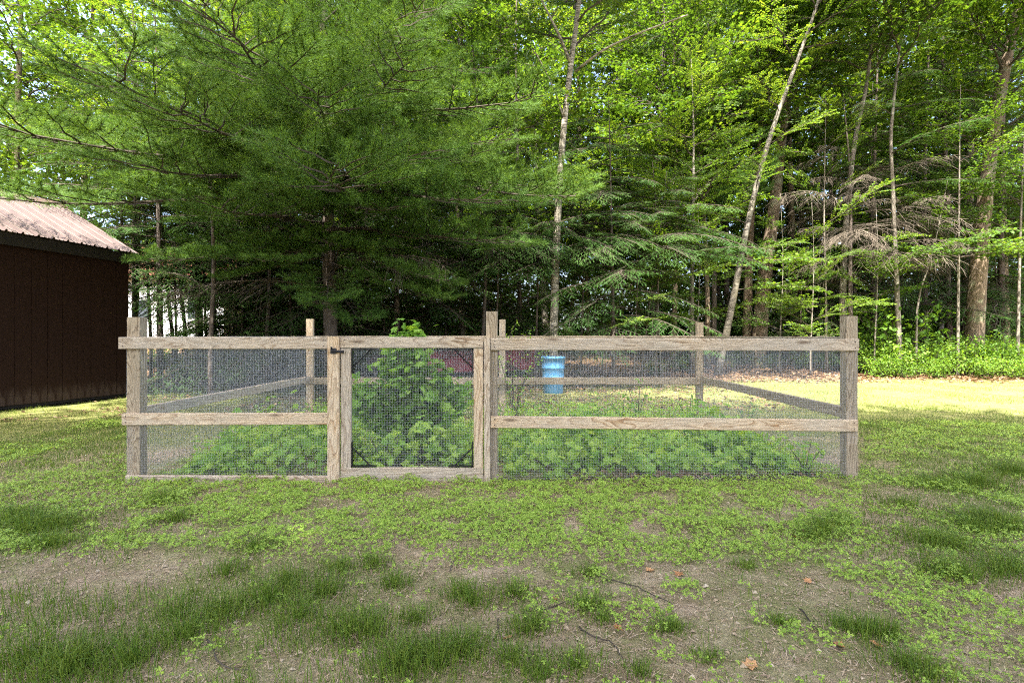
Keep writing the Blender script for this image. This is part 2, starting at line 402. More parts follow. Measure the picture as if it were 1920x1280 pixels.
def pine_branch(seed, L=3.4):
    rng = np.random.default_rng(seed); tb = TB()
    P = stem_curve(L, .11, .06, 10, .12, rng); P[-3:, 2] += np.array([.02, .07, .16])
    tb.tube(P, np.linspace(.030, .006, 10), 5, 0)
    tp, td = [], []
    nb = 19
    for i in range(nb):
        t = .16 + .84 * (i + rng.random() * .6) / nb; t = min(t, .99)
        o, d = along(P, t); side = 1 if i % 2 else -1
        bl = (1.35 * (1 - .72 * t) + .12) * rng.uniform(.75, 1.15)
        bd = rot_h(d, side * R(rng.uniform(38, 62))); bd[2] += rng.uniform(-.02, .16); bd /= np.linalg.norm(bd)
        B = np.array([o + bd * bl * u + np.array([0, 0, .10 * u * u * bl]) + rng.normal(0, .01, 3) for u in np.linspace(0, 1, 6)])
        tb.tube(B, np.linspace(.010, .003, 6), 3, 0, False)
        ns = max(3, int(bl / .10))
        for k in range(ns):
            u = .22 + .78 * (k + rng.random()) / ns; u = min(u, .99)
            o2, d2 = along(B, u); s2 = 1 if k % 2 else -1
            sl = (.34 * (1 - .55 * u) + .05) * rng.uniform(.7, 1.2)
            sd = rot_h(d2, s2 * R(rng.uniform(32, 55))); sd[2] += rng.uniform(-.05, .25); sd /= np.linalg.norm(sd)
            tb.tube([o2, o2 + sd * sl], (.003, .002), 3, 0, False)
            for w in np.arange(.04, sl + .001, .048):
                tp.append(o2 + sd * w); td.append(sd)
        for u in np.linspace(.7, 1, 4):
            o2, d2 = along(B, min(u, .995)); tp.append(o2); td.append(d2)
    for u in np.linspace(.8, 1, 6):
        o2, d2 = along(P, min(u, .995)); tp.append(o2); td.append(d2)
    tp = np.array(tp); td = np.array(td); k = 26
    pos = np.repeat(tp, k, 0); d = np.repeat(td, k, 0) * .75 + rng.normal(0, .48, (len(tp) * k, 3)); d[:, 2] += .06
    n = len(pos); Rm = frames(d, None, rng.uniform(0, 3.14, n))
    ln = rng.uniform(.065, .115, n)
    tb.scatter(NEED_V, NEED_T, pos, Rm, np.stack([ln, np.full(n, .0040), np.ones(n)], 1), 1)
    return tb.mesh('pine_branch', [M['twig'], M['pine']])
def hemlock_branch(seed, L=2.6):
    rng = np.random.default_rng(seed); tb = TB()
    P = stem_curve(L, .24, .10, 10, .10, rng)
    tb.tube(P, np.linspace(.020, .003, 10), 4, 0)
    tp, td, tl = [], [], []
    nb = 30
    for i in range(nb):
        t = min(.10 + .90 * (i + rng.random() * .5) / nb, .995)
        o, d = along(P, t); side = 1 if i % 2 else -1
        bl = (1.05 * (1 - .80 * t) + .10) * rng.uniform(.65, 1.15)
        bd = rot_h(d, side * R(rng.uniform(42, 66))); bd[2] += rng.uniform(-.14, .04); bd /= np.linalg.norm(bd)
        B = np.array([o + bd * bl * u + np.array([0, 0, -.16 * u * u * bl]) for u in np.linspace(0, 1, 5)])
        tb.tube(B, np.linspace(.005, .0015, 5), 3, 0, False)
        ns = max(3, int(bl / .055))
        for k in range(ns):
            u = min(.08 + .92 * (k + rng.random()) / ns, .99)
            o2, d2 = along(B, u); s2 = 1 if k % 2 else -1
            sd = rot_h(d2, s2 * R(rng.uniform(35, 60))); sd[2] += rng.uniform(-.22, .05); sd /= np.linalg.norm(sd)
            tp.append(o2); td.append(sd); tl.append((.20 * (1 - .5 * u) + .03) * rng.uniform(.6, 1.15))
        tp.append(along(B, .9)[0]); td.append(along(B, .95)[1]); tl.append(.12)
    tp = np.array(tp); td = np.array(td); tl = np.array(tl)
    # every twiglet carries two flat rows of short needles
    k = 9; V = []; T = []
    for q in range(k):
        x0 = .04 + .9 * q / k
        for s_ in (-1, 1):
            j = len(V); V += [(x0, 0, 0), (x0 + .085, 0, 0), (x0 + .10, s_ * .115 * (1 - .35 * q / k), 0)]
            T.append((j, j + 1, j + 2))
    n = len(tp); Rm = frames(td, None, rng.normal(0, .35, n))
    tb.scatter(V, T, tp, Rm, np.stack([tl, np.full(n, .16), tl], 1), 1)
    return tb.mesh('hemlock_branch', [M['twig'], M['hemlock']])
def leafy_branch(seed, kind, L=2.8):
    rng = np.random.default_rng(seed); tb = TB()
    P = stem_curve(L, .12, .22, 10, .22, rng)
    tb.tube(P, np.linspace(.026, .005, 10), 5, 0)
    pos, dr, up = [], [], []
    nb = 22 if kind == 'maple' else 26
    for i in range(nb):
        t = min(.12 + .88 * (i + rng.random() * .6) / nb, .99)
        o, d = along(P, t); side = 1 if i % 2 else -1
        bl = (1.15 * (1 - .65 * t) + .18) * rng.uniform(.6, 1.2)
        bd = rot_h(d, side * R(rng.uniform(30, 65))); bd[2] += rng.uniform(-.15, .35); bd /= np.linalg.norm(bd)
        B = np.array([o + bd * bl * u + np.array([0, 0, -.12 * u * u * bl]) + rng.normal(0, .012, 3) for u in np.linspace(0, 1, 6)])
        tb.tube(B, np.linspace(.008, .002, 6), 3, 0, False)
        st = .105 if kind == 'maple' else .058
        for w in np.arange(.10, bl, st):
            o2, d2 = along(B, min(w / bl, .99))
            for s2 in (-1, 1):
                a = s2 * R(rng.uniform(35, 85))
                pd = rot_h(d2, a); pd[2] += rng.uniform(-.4, .25)
                pl = rng.uniform(.03, .11) if kind == 'maple' else .01
                pos.append(o2 + pd * pl); pd2 = pd.copy(); pd2[2] -= rng.uniform(.1, .7); dr.append(pd2)
        pos.append(B[-1]); dr.append(bd)
    pos = np.array(pos); dr = np.array(dr); n = len(pos)
    upv = np.array([0, 0, 1.0]) + rng.normal(0, .32, (n, 3))
    Rm = frames(dr, upv)
    if kind == 'maple':
        s_ = rng.uniform(.075, .135, n); tb.scatter(MAPLE_V, MAPLE_T, pos, Rm, np.stack([s_, s_, s_ * rng.uniform(.3, 1.6, n)], 1), 1)
    else:
        s_ = rng.uniform(.055, .10, n); tb.scatter(OVAL_V, OVAL_T, pos, Rm, np.stack([s_, s_ * 1.15, s_], 1), 1)
    return tb.mesh(kind + '_branch', [M['twig'], M[kind]])
def dead_branch(seed, L=2.4):
    rng = np.random.default_rng(seed); tb = TB()
    P = stem_curve(L, .30, .16, 10, .2, rng)
    tb.tube(P, np.linspace(.017, .004, 10), 4, 0)
    for i in range(24):
        t = min(.15 + .85 * i / 24, .98); o, d = along(P, t); side = 1 if i % 2 else -1
        bl = (.95 * (1 - .6 * t) + .1) * rng.uniform(.5, 1.2)
        bd = rot_h(d, side * R(rng.uniform(25, 60))); bd[2] += rng.uniform(-.35, .1); bd /= np.linalg.norm(bd)
        B = np.array([o + bd * bl * u + np.array([0, 0, -.25 * u * u * bl]) + rng.normal(0, .012, 3) for u in np.linspace(0, 1, 5)])
        tb.tube(B, np.linspace(.0065, .0028, 5), 3, 0, False)
        for k in range(5):
            o2, d2 = along(B, min(.25 + k * .15, .97)); sd = rot_h(d2, rng.choice([-1, 1]) * R(rng.uniform(25, 60))); sd[2] -= .25
            tb.tube([o2, o2 + sd * bl * .22, o2 + sd * bl * .38 + np.array([0, 0, -.03])], (.004, .003, .002), 3, 0, False)
    return tb.mesh('dead_branch', [M['deadtwig']])
BR = {'pine': [pine_branch(11), pine_branch(12), pine_branch(13)],
      'hemlock': [hemlock_branch(21), hemlock_branch(22), hemlock_branch(23)],
      'maple': [leafy_branch(31, 'maple'), leafy_branch(32, 'maple'), leafy_branch(33, 'maple')],
      'beech': [leafy_branch(41, 'beech'), leafy_branch(42, 'beech'), leafy_branch(43, 'beech')],
      'dead': [dead_branch(51), dead_branch(52)]}

# ------------------------------------------------------------------ trees
def smooth_path(pts, n):
    P = np.array([tuple(p) for p in pts], float); t = np.linspace(0, len(P) - 1, n); out = []
    for q in t:
        i = min(int(q), len(P) - 2); f = q - i
        p0, p1, p2, p3 = P[max(i - 1, 0)], P[i], P[i + 1], P[min(i + 2, len(P) - 1)]
        out.append(.5 * ((2 * p1) + (-p0 + p2) * f + (2 * p0 - 5 * p1 + 4 * p2 - p3) * f * f + (-p0 + 3 * p1 - 3 * p2 + p3) * f ** 3))
    return np.array(out)
def put_branch(root, kind, p, az, pitch, sc, roll=0.0, rnd=random):
    o = obj('branch', rnd.choice(BR[kind]), root)
    o.location = p; o.scale = (sc, sc * rnd.choice((-1, 1)), sc)
    o.rotation_euler = (Matrix.Rotation(az, 3, 'Z') @ Matrix.Rotation(-pitch, 3, 'Y') @ Matrix.Rotation(roll, 3, 'X')).to_euler()
    return o
def tree(label, pix, Y, r0, bark, H, crown=(), manual=(), group=None, name='tree', seed=0, limbs=(), r1=.35):
    """pix: the trunk's pixels bottom to top at depth Y; crown: (kind, count, zlo, zhi, scale_lo, scale_hi, pitch_lo, pitch_hi)"""
    rnd = random.Random(seed + 1000)
    x0 = PX(pix[0][0], pix[0][1], Y).x; zb = float(terr(x0, Y)) - .05
    base = Vector((x0, Y, zb))
    pts = [Vector((0, 0, 0))]
    for (a, b_) in pix[0:]:
        p = PX(a, b_, Y) - base
        if p.z > .5: pts.append(p)
    if len(pts) < 2: pts.append(Vector((rnd.uniform(-.1, .1), 0, 3)))
    d = (pts[-1] - pts[-2]).normalized()
    while pts[-1].z < H:
        d = (d + Vector((rnd.uniform(-.06, .06), rnd.uniform(-.06, .06), .12))).normalized()
        pts.append(pts[-1] + d * min(2.5, max(.6, H - pts[-1].z + .1)))
    P = smooth_path(pts, max(10, int(H * 1.6)))
    n = len(P); rad = r0 * (1 - (1 - r1 * .35) * (P[:, 2] / P[-1, 2]) ** 1.15)
    rad[0] *= 1.35; rad = np.clip(rad, .006, None)
    root = empty(name, base); tag(root, label, 'tree', group)
    tb = TB(); tb.tube(P, rad, 9 if r0 > .09 else 6, 0)
    def at(z):
        i = int(np.clip(np.searchsorted(P[:, 2], z), 1, n - 1)); f = (z - P[i - 1, 2]) / (P[i, 2] - P[i - 1, 2] + 1e-9)
        return P[i - 1] * (1 - f) + P[i] * np.clip(f, 0, 1), rad[i]
    for lp in limbs:                                   # big limbs drawn from their pixels at the trunk's depth
        q = [PX(a, b_, Y + dy) - base for (a, b_, dy) in lp[1]]
        tb.tube(smooth_path(q, 8), np.linspace(lp[0], lp[0] * .4, 8), 6, 0)
    obj('trunk', tb.mesh('trunk', [M[bark]], True), root)
    for (kind, cnt, zlo, zhi, s0, s1, p0, p1) in crown:
        ga = rnd.uniform(0, 6.28)
        for k in range(cnt):
            f = (k + rnd.random()) / cnt; z = zlo + (zhi - zlo) * f
            c, rr = at(min(z, P[-1, 2] - .05)); ga += 2.4 + rnd.uniform(-.5, .5)
            s_ = s0 + (s1 - s0) * f
            put_branch(root, kind, c, ga, R(rnd.uniform(p0, p1)), s_ * rnd.uniform(.8, 1.2), R(rnd.uniform(-12, 12)), rnd)
    for (kind, z, az, pitch, sc) in manual:
        c, rr = at(z); put_branch(root, kind, c, R(az), R(pitch), sc, R(rnd.uniform(-8, 8)), rnd)
    return root

OVER = lambda z0, sc=1.35: [('maple', z0 + .45 * q, az, 14 + (q * 7) % 16, sc * (.85 + .1 * (q % 3))) for q, az in enumerate((265, 225, 305, 245, 285, 205, 270, 320))]  # high maple boughs added towards the clearing to shade the forest interior
# ---- the trees of the photograph, nearest first
T = tree
hero_m = []
for (z, sc, azs) in ((2.6, .85, (300, 325, 350)), (3.0, .95, (285, 318, 5)), (3.4, 1.15, (235, 262, 300, 335)), (3.8, 1.45, (190, 212, 250, 285, 322)), (4.3, 1.5, (186, 204, 222, 240, 268, 300, 340)),
                     (4.6, 1.4, (172, 195, 215, 255, 285, 315, 350)), (5.1, 1.4, (184, 206, 230, 270, 300, 335, 15)), (5.6, 1.25, (222, 262, 300, 335)), (6.2, 1.15, (245, 305, 345)), (6.9, 1.1, (228, 285, 330)), (7.6, 1.0, (260, 320))):
    for q, az in enumerate(azs): hero_m.append(('pine', z + .13 * ((q * 3) % 7) - .2, az + (q * 7) % 9, (-11 + max(0, z - 3.7) * 3.4 if z > 3.1 else -20) + (q * 5) % 9 - 2, sc * (.86 + .06 * ((q * 3) % 5)) * (.45 if z > 4.9 and 165 < az < 216 else .62 if z > 4.9 and az < 240 and az > 100 else .66 if 165 < az < 206 else 1)))
hero_m += [('pine', 2.9 + .12 * q, 215 + 24 * q, -16 + (q * 5) % 9, .62 + .07 * (q % 3)) for q in range(6)]
hero_m += [('dead', 3.0, 20, 5, 1.3), ('dead', 2.6, 330, 8, 1.2), ('dead', 2.2, 200, 6, 1.2)]
T('large white pine spreading soft drooping boughs over the left of the garden', [(620, 640), (612, 300), (604, 0)], 11.5, .15, 'bark_pine', 17,
  [('pine', 26, 9.6, 16.5, 1.3, .45, 0, 18)], hero_m, name='white_pine', seed=1)
T('hemlock with lit sprays hanging over the far end of the shed roof', [(300, 640), (298, 480), (296, 300)], 12.0, .07, 'bark_pine', 8.5,
  [('hemlock', 34, 2.4, 8.2, 1.0, .5, -14, 6)], [('hemlock', 3.4, 200, 0, 1.0), ('hemlock', 4.2, 215, 6, 1.0), ('hemlock', 3.8, 235, 4, .9), ('hemlock', 4.8, 190, 6, 1.0)], name='hemlock_tree', seed=2)
T('dark hemlock trunk standing left of the rear left garden post', [(400, 640), (398, 500), (392, 300)], 13.2, .085, 'bark_pine', 11,
  [('hemlock', 32, 2.8, 10.5, 1.1, .5, -14, 4)], name='hemlock_tree', seed=3)
T('hemlock with brown trunk in front of the white house', [(374, 640), (372, 520), (366, 300)], 15.5, .11, 'bark_maple', 12,
  [('hemlock', 28, 3.4, 11.5, 1.1, .5, -12, 4)], name='hemlock_tree', seed=4)
for k, (a, b_, c, lab) in enumerate(((254, 252, 12.8, 'dark trunk right at the corner of the brown shed'), (283, 274, 13.6, 'thin dark trunk between the shed corner and the white house'),
        (325, 306, 13.0, 'thin trunk leaning left before the white house'), (349, 334, 14.2, 'slim dark trunk in the middle of the white house'),
        (462, 448, 14.8, 'slim leaning trunk right of the white house'), (486, 478, 16.0, 'straight slim trunk left of the rear left garden post'),
        (536, 520, 14.0, 'dark pole trunk just left of the white pine'))):
    T(lab, [(a, 645), ((a + b_) / 2, 560), (b_, 440)], c, (.075, .04, .045, .05, .06, .055, .06)[k], 'bark_pine', 8 + k * .6,
      [('hemlock', 16, 3.0, 8, .8, .5, -14, 8)], name='hemlock_tree', seed=10 + k)
T('leafy beech with bright leaves above the shed roof end', [(252, 640), (258, 400), (250, 60)], 13.8, .08, 'bark_grey', 11,
  [('beech', 26, 4.6, 11, .95, .5, 5, 40)], [('beech', 5.2, 250, 8, 1.0), ('beech', 5.8, 290, 10, 1.0), ('beech', 4.6, 270, 5, .9)], name='beech_tree', seed=20)
T('maple with dense leaves behind the shed ridge at the left edge', [(20, 640), (30, 300), (40, 0)], 15.0, .13, 'bark_maple', 13,
  [('maple', 44, 3.4, 12.5, 1.15, .7, 0, 40)], name='maple_tree', seed=21)
T('tall maple in the upper left with sky showing through its leaves', [(150, 640), (160, 300), (175, 0)], 18.5, .14, 'bark_maple', 15,
  [('maple', 42, 4.0, 14.5, 1.2, .8, 0, 45)], name='maple_tree', seed=22)
T('pale beech pole rising behind the white pine boughs', [(505, 640), (500, 300), (488, 0)], 17.0, .08, 'bark_grey', 13,
  [('beech', 30, 4.5, 12.5, 1.1, .6, 0, 45)], name='beech_tree', seed=23)
for k, (a, Y, h, lab) in enumerate(((690, 15.0, 9, 'dim hemlock right of the white pine trunk'), (745, 13.6, 8, 'hemlock in deep shade behind the gate'),
        (805, 16.0, 12, 'tall dark hemlock above the gate hinge side'), (868, 14.4, 10, 'hemlock directly behind the tall gate post, left side'),
        (975, 15.6, 12, 'dark hemlock between the tall gate post and the white birch'))):
    T(lab, [(a, 640), (a - 3, 400), (a - 8, 100)], Y, .07 + .01 * (k % 3), 'bark_pine', h,
      [('hemlock', 34, 1.7, h - .4, 1.15, .5, -16, 4)], name='hemlock_tree', seed=30 + k)
T('white birch with peeling bark in the centre of the forest edge', [(1038, 640), (1041, 520), (1046, 400), (1056, 250), (1072, 110), (1086, 0)], 11.9, .098, 'bark_white', 14,
  [('beech', 22, 7.2, 13.5, 1.0, .6, 0, 45)], OVER(9.2, 1.6) + OVER(10.2, 1.5) + OVER(11, 1.3), name='birch_tree', seed=40,
  limbs=[(.04, [(1070, 120, 0), (1050, 70, -.2), (1030, 30, -.3), (1010, -10, -.4)]), (.032, [(1078, 135, 0), (1130, 95, -.3), (1200, 62, -.6), (1290, 28, -.9)]),
         (.02, [(1058, 230, 0), (1040, 170, -.2), (1010, 110, -.3), (995, 90, -.4)])])
T('young hemlock with layered green sprays right of the white birch', [(1150, 640), (1148, 500), (1144, 300)], 12.6, .05, 'bark_pine', 6.6,
  [('hemlock', 38, 1.3, 6.2, 1.0, .5, -12, 6)], [('hemlock', 1.2, 330, 0, .9), ('hemlock', 1.7, 300, -4, .9), ('hemlock', 2.4, 230, -2, 1.0)], name='hemlock_tree', seed=41)
T('sapling maple with low broad leaves left of the leaning birch', [(1240, 690), (1232, 500), (1245, 380)], 13.6, .028, 'bark_grey', 5.2,
  [('maple', 13, 1.8, 5.0, .62, .40, -5, 30)], name='maple_tree', seed=42)
T('thin pale sapling leaning right among the low maple leaves', [(1200, 690), (1222, 540), (1250, 400)], 13.2, .022, 'bark_grey', 5.0,
  [('maple', 9, 2.2, 4.8, .55, .40, -5, 35)], name='maple_tree', seed=43)
T('maple with glowing yellow-green crown in the upper middle', [(1262, 690), (1268, 400), (1262, 0)], 17.5, .09, 'bark_maple', 14,
  [('maple', 46, 5.2, 13.5, 1.15, .7, 0, 45)], name='maple_tree', seed=44)
T('young white pine with bright feathery tufts left of the leaning birch', [(1338, 690), (1340, 420), (1342, 180)], 18.2, .09, 'bark_pine', 11,
  [('pine', 34, 4.4, 10.6, .85, .35, 2, 24)], name='white_pine', seed=45)
T('speckled light trunk just left of the rear right garden post', [(1298, 700), (1297, 560), (1300, 380)], 15.5, .075, 'bark_birch', 9,
  [('beech', 16, 3.6, 8.6, .8, .5, 0, 40)], name='birch_tree', seed=46)
T('brown pole trunk just right of the rear right garden post', [(1327, 690), (1326, 540), (1318, 380)], 17.2, .09, 'bark_maple', 10,
  [('beech', 18, 4.4, 9.5, .9, .5, 0, 40)], name='beech_tree', seed=47)
T('birch leaning far to the right with knotty pale bark', [(1345, 690), (1375, 560), (1406, 400), (1446, 250), (1500, 100), (1535, 0)], 15.0, .098, 'bark_birch', 14,
  [('beech', 18, 8.5, 13.5, 1.0, .6, 0, 40)], [('beech', 3.4, 330, 0, .55), ('beech', 4.2, 200, 5, .6), ('maple', 3.0, 300, -4, .7), ('maple', 2.4, 320, -6, .7), ('beech', 5.2, 250, 5, .6), ('beech', 6.4, 300, 5, .6), ('beech', 7.3, 220, 8, .6)], name='birch_tree', seed=48)
T('straight reddish trunk behind the foot of the leaning birch', [(1400, 660), (1404, 500), (1412, 350), (1432, 180), (1450, 0)], 18.6, .16, 'bark_maple', 15,
  [('maple', 30, 6.5, 14.5, 1.2, .8, 0, 45)], name='maple_tree', seed=49)
T('stout trunk leaning right beside the leaning birch', [(1422, 660), (1434, 520), (1450, 400), (1466, 250), (1482, 110), (1490, 0)], 18.2, .25, 'bark_maple', 16,
  [('maple', 34, 6.2, 15.5, 1.3, .8, 0, 45)], [('maple', 3.6, 300, -5, .8), ('maple', 3.0, 330, -5, .75)] + OVER(9.5), name='maple_tree', seed=50,
  limbs=[(.07, [(1474, 190, 0), (1500, 130, -.3), (1560, 60, -.6), (1620, -20, -1)])])
T('young hemlock with pale sprays behind the right fence panel', [(1500, 680), (1502, 560), (1505, 460)], 17.0, .04, 'bark_pine', 4.2,
  [('hemlock', 26, .5, 4.0, .85, .25, -8, 8)], name='hemlock_tree', seed=51)
T('slim straight stem midway between the leaning birch and the right corner post', [(1550, 690), (1548, 520), (1545, 400)], 15.8, .04, 'bark_grey', 8,
  [('beech', 12, 4.2, 7.6, .7, .5, 0, 40)], name='beech_tree', seed=52)
T('grey tree with bare dead lower branches behind the right corner post', [(1584, 680), (1580, 560), (1586, 420), (1602, 270), (1626, 150), (1642, 0)], 16.0, .105, 'bark_grey', 13,
  [('beech', 20, 8.0, 12.5, 1.0, .6, 0, 40), ('dead', 13, 2.8, 6.5, .70, .6, -6, 14)], [('dead', 3.2, 300, 5, 1.1), ('dead', 4.2, 330, 8, 1.15), ('dead', 4.6, 350, 8, 1.2), ('dead', 3.8, 250, 6, 1.0), ('dead', 5.0, 200, 8, 1.1)] + OVER(9.2, 1.3), name='dead_branched_tree', seed=53)
T('thin dark stem close beside the tree with bare dead branches', [(1596, 690), (1594, 520), (1595, 400), (1592, 300)], 15.6, .075, 'bark_pine', 8,
  [('dead', 9, 2.6, 6.5, .65, .5, -6, 14)], [('dead', 4.1, 345, 6, 1.15), ('dead', 3.4, 5, 4, 1.1)], name='dead_branched_tree', seed=54)
T('mossy slender trunk rising from the shrubs right of the corner post', [(1686, 660), (1680, 500), (1674, 350), (1671, 240), (1690, 60)], 15.2, .075, 'bark_grey', 12,
  [('hemlock', 14, 5.2, 11, .9, .4, -8, 10), ('dead', 8, 3.6, 6.0, .7, .6, -5, 15)], OVER(8.6, 1.2), name='slender_tree', seed=55)
T('thin sapling leaning right among the shrubs', [(1718, 660), (1722, 560), (1750, 470)], 15.4, .035, 'bark_grey', 5.5,
  [('maple', 9, 2.6, 5.2, .6, .4, -5, 20)], name='maple_tree', seed=56)
T('low maple sapling with flat sprays crossing the big right trunk', [(1796, 660), (1798, 420), (1800, 200)], 15.0, .045, 'bark_grey', 7.5,
  [('maple', 12, 4.4, 7.2, .6, .5, 0, 25)], [('maple', 3.4, 300, -4, .75), ('maple', 3.3, 340, -3, .85), ('maple', 3.3, 210, -4, .75), ('maple', 3.6, 250, -4, .7), ('maple', 3.5, 10, -3, .8)], name='maple_tree', seed=57)
T('big brown trunk at the right edge of the picture', [(1826, 650), (1832, 540), (1842, 420), (1858, 280), (1884, 130), (1912, 0)], 16.2, .255, 'bark_maple', 16,
  [('maple', 36, 6.8, 15.5, 1.2, .8, 0, 45)], [('maple', 5.2, 330, -4, .7), ('maple', 5.3, 210, -4, .6), ('maple', 5.0, 350, -6, .7)] + OVER(9.0), name='maple_tree', seed=58)
T('mottled grey trunk behind the big right trunk', [(1814, 650), (1816, 400), (1820, 200), (1824, 0)], 21.0, .22, 'bark_grey', 16,
  [('maple', 34, 8.5, 15.5, 1.3, .8, 0, 45)], name='maple_tree', seed=59)
T('slim sapling at the very right edge', [(1908, 660), (1912, 480), (1918, 300)], 15.6, .05, 'bark_grey', 8,
  [('maple', 14, 3.6, 7.8, .8, .5, 0, 30)], name='maple_tree', seed=60)
for k, (a, Y, h, lab) in enumerate(((1640, 19.5, 12, 'dark hemlock behind the bare dead branches'), (1735, 20.5, 13, 'dark hemlock between the slender trunk and the big right trunk'),
        (1880, 19.5, 12, 'dark hemlock right of the big right trunk'), (1365, 21.5, 12, 'dim hemlock behind the leaning birch'), (1560, 22.0, 12, 'dim hemlock left of the bare dead branches'))):
    T(lab, [(a, 650), (a - 3, 400), (a + 6, 100)], Y, .12, 'bark_pine', h,
      [('hemlock', 40, 1.6, h - .4, 1.4, .35, -14, 4)], name='hemlock_tree', seed=70 + k)
for k, (a, Y, h, kind, n_, z0, sc, lab) in enumerate(((395, 10.6, 8.5, 'beech', 16, 4.6, .85, 'beech whose bright leaves mix into the left pine boughs'), (225, 12.4, 8.0, 'hemlock', 22, 3.6, .9, 'hemlock rising behind the far end of the shed'), (905, 12.6, 9.5, 'maple', 18, 5.0, .95, 'maple whose yellow-green leaves show right of the pine top'), (500, 12.2, 9.0, 'maple', 12, 5.6, .8, 'thin maple growing through the pine boughs'),
        (1130, 14.4, 3.6, 'maple', 12, .9, .6, 'knee-high maple sapling near the white birch foot'), (1190, 13.0, 3.0, 'beech', 11, .7, .6, 'small beech sapling by the low maple leaves'), (1306, 15.9, 4.4, 'maple', 12, 1.4, .55, 'maple sapling with bright leaves before the speckled trunk'), (1462, 15.8, 4.4, 'maple', 12, 1.2, .6, 'maple sapling right of the stout leaning trunk'), (1520, 15.2, 3.4, 'beech', 12, .8, .6, 'beech sapling behind the right end of the fence'), (1640, 15.2, 4.0, 'maple', 10, 1.6, .6, 'maple sapling rising from the thicket by the corner post'))):
    T(lab, [(a, 650), (a + 6, 500), (a + 2, 380)], Y, .025 if h < 6 else .05, 'bark_grey' if h < 6 else 'bark_pine', h, [(kind, n_, z0, h - .2, sc, sc * .65, -4, 32)], name='sapling' if h < 6 else kind + '_tree', seed=500 + k)
ru = random.Random(17)
for k in range(34):
    a = 430 + 28 * (k - 26) + ru.uniform(-9, 9) if k > 25 else (330 + 36 * k if k < 19 else 1420 + 75 * (k - 19)) + ru.uniform(-16, 16); Y = 14.0 + (k * 37 % 11) * .55 + ru.uniform(0, .5); h = ru.uniform(3.6, 7.5)
    if k in (0, 1, 2): Y = 13.0 + k * .4; h = 4.6
    if 18 < k < 26: Y += 5.5; h += 3
    if k > 25: Y = 12.6 + (k % 3) * .5; h = ru.uniform(3.2, 5.5)
    T('young hemlock in the dark shaded understory', [(a, 650), (a + ru.uniform(-10, 10), 500)], Y, .035, 'bark_pine', h, [('hemlock', 26, .5 if k > 2 else 2.2, h - .2, 1.05, .5, -14, 6)], group='young hemlocks of the dark understory', name='hemlock_tree', seed=400 + k)
for k, (a, Y, h, lab) in enumerate(((1005, 13.0, 5.4, 'small hemlock standing left of the white birch'), (1090, 13.0, 5.2, 'small hemlock whose sprays cross the white birch'), (1230, 13.0, 5.0, 'small hemlock among the low maple saplings'), (930, 12.8, 4.6, 'small hemlock behind the tall gate post, right side'))):
    T(lab, [(a, 650), (a + 4, 500), (a - 3, 350)], Y, .032, 'bark_pine', h, [('hemlock', 26, 2.9, h - .2, .95, .5, -8, 8)], [('hemlock', 3.0 + .3 * q, 230 + 40 * q, -6, .9) for q in range(4)], name='hemlock_tree', seed=450 + k)
rr = random.Random(5)
k = 0
for Y in (21.5, 25.0, 28.5):
    for x in np.linspace(-24, 25, 14):
        k += 1; X = x + rr.uniform(-1.4, 1.4); yy = Y + rr.uniform(-1.2, 1.2)
        if -1.1 < X / yy < -0.50: continue          # the gap through which the white house shows
        a = CX + X / yy * FPX; kind = ('hemlock', 'hemlock', 'maple')[k % 3] if X > 7 else ('hemlock', 'maple', 'beech')[k % 3]; h = rr.uniform(18, 24)
        lean = rr.uniform(-14, 14)
        T('slender trunk among the dim trees deep in the forest', [(a, 640), (a + lean, 400), (a + 2 * lean, 120)], yy, rr.uniform(.07, .15), ('bark_pine', 'bark_maple', 'bark_grey')[k % 3], h,
          [(kind, 44, 1.4 if kind == 'hemlock' else 3.0, h - .5, 1.9, 1.0, -12 if kind == 'hemlock' else 0, 6 if kind == 'hemlock' else 45)], group='dim trees deep in the forest', name='forest_tree', seed=100 + k)
# tall trees of the same wood behind the viewpoint: they shade the lawn and the garden
for k, (x, y, h) in enumerate(((-13, -3, 16.5), (-9.2, -2.2, 17.0), (-5.6, -2.8, 24), (-2.0, -2.0, 25.5), (1.6, -2.6, 21.5), (5.0, -2.2, 16.6), (8.6, -2.8, 17.8), (12.4, -3.2, 16.0))):
    base = Vector((x, y, 0)); root = empty('maple_tree', base)
    tag(root, 'tall maple standing behind the viewpoint and shading the lawn', 'tree', 'shade trees behind the viewpoint')
    rnd = random.Random(300 + k); tb = TB(); P = np.array([(rnd.uniform(-.1, .1) * i, rnd.uniform(-.1, .1) * i, i * h / 8) for i in range(9)])
    tb.tube(P, np.linspace(.24, .03, 9), 8); obj('trunk', tb.mesh('trunk', [M['bark_maple']], True), root)
    ga = 0
    for q in range(70):
        f = q / 69; ga += 2.4; i = 5.0 / h * 8 + f * (8 - 5.0 / h * 8); i0 = min(int(i), 7); c = P[i0] + (P[i0 + 1] - P[i0]) * (i - i0)
        put_branch(root, ('maple', 'beech')[k % 2], c, ga, R(rnd.uniform(0, 40)), 1.7 - .7 * f, R(rnd.uniform(-15, 15)), rnd)

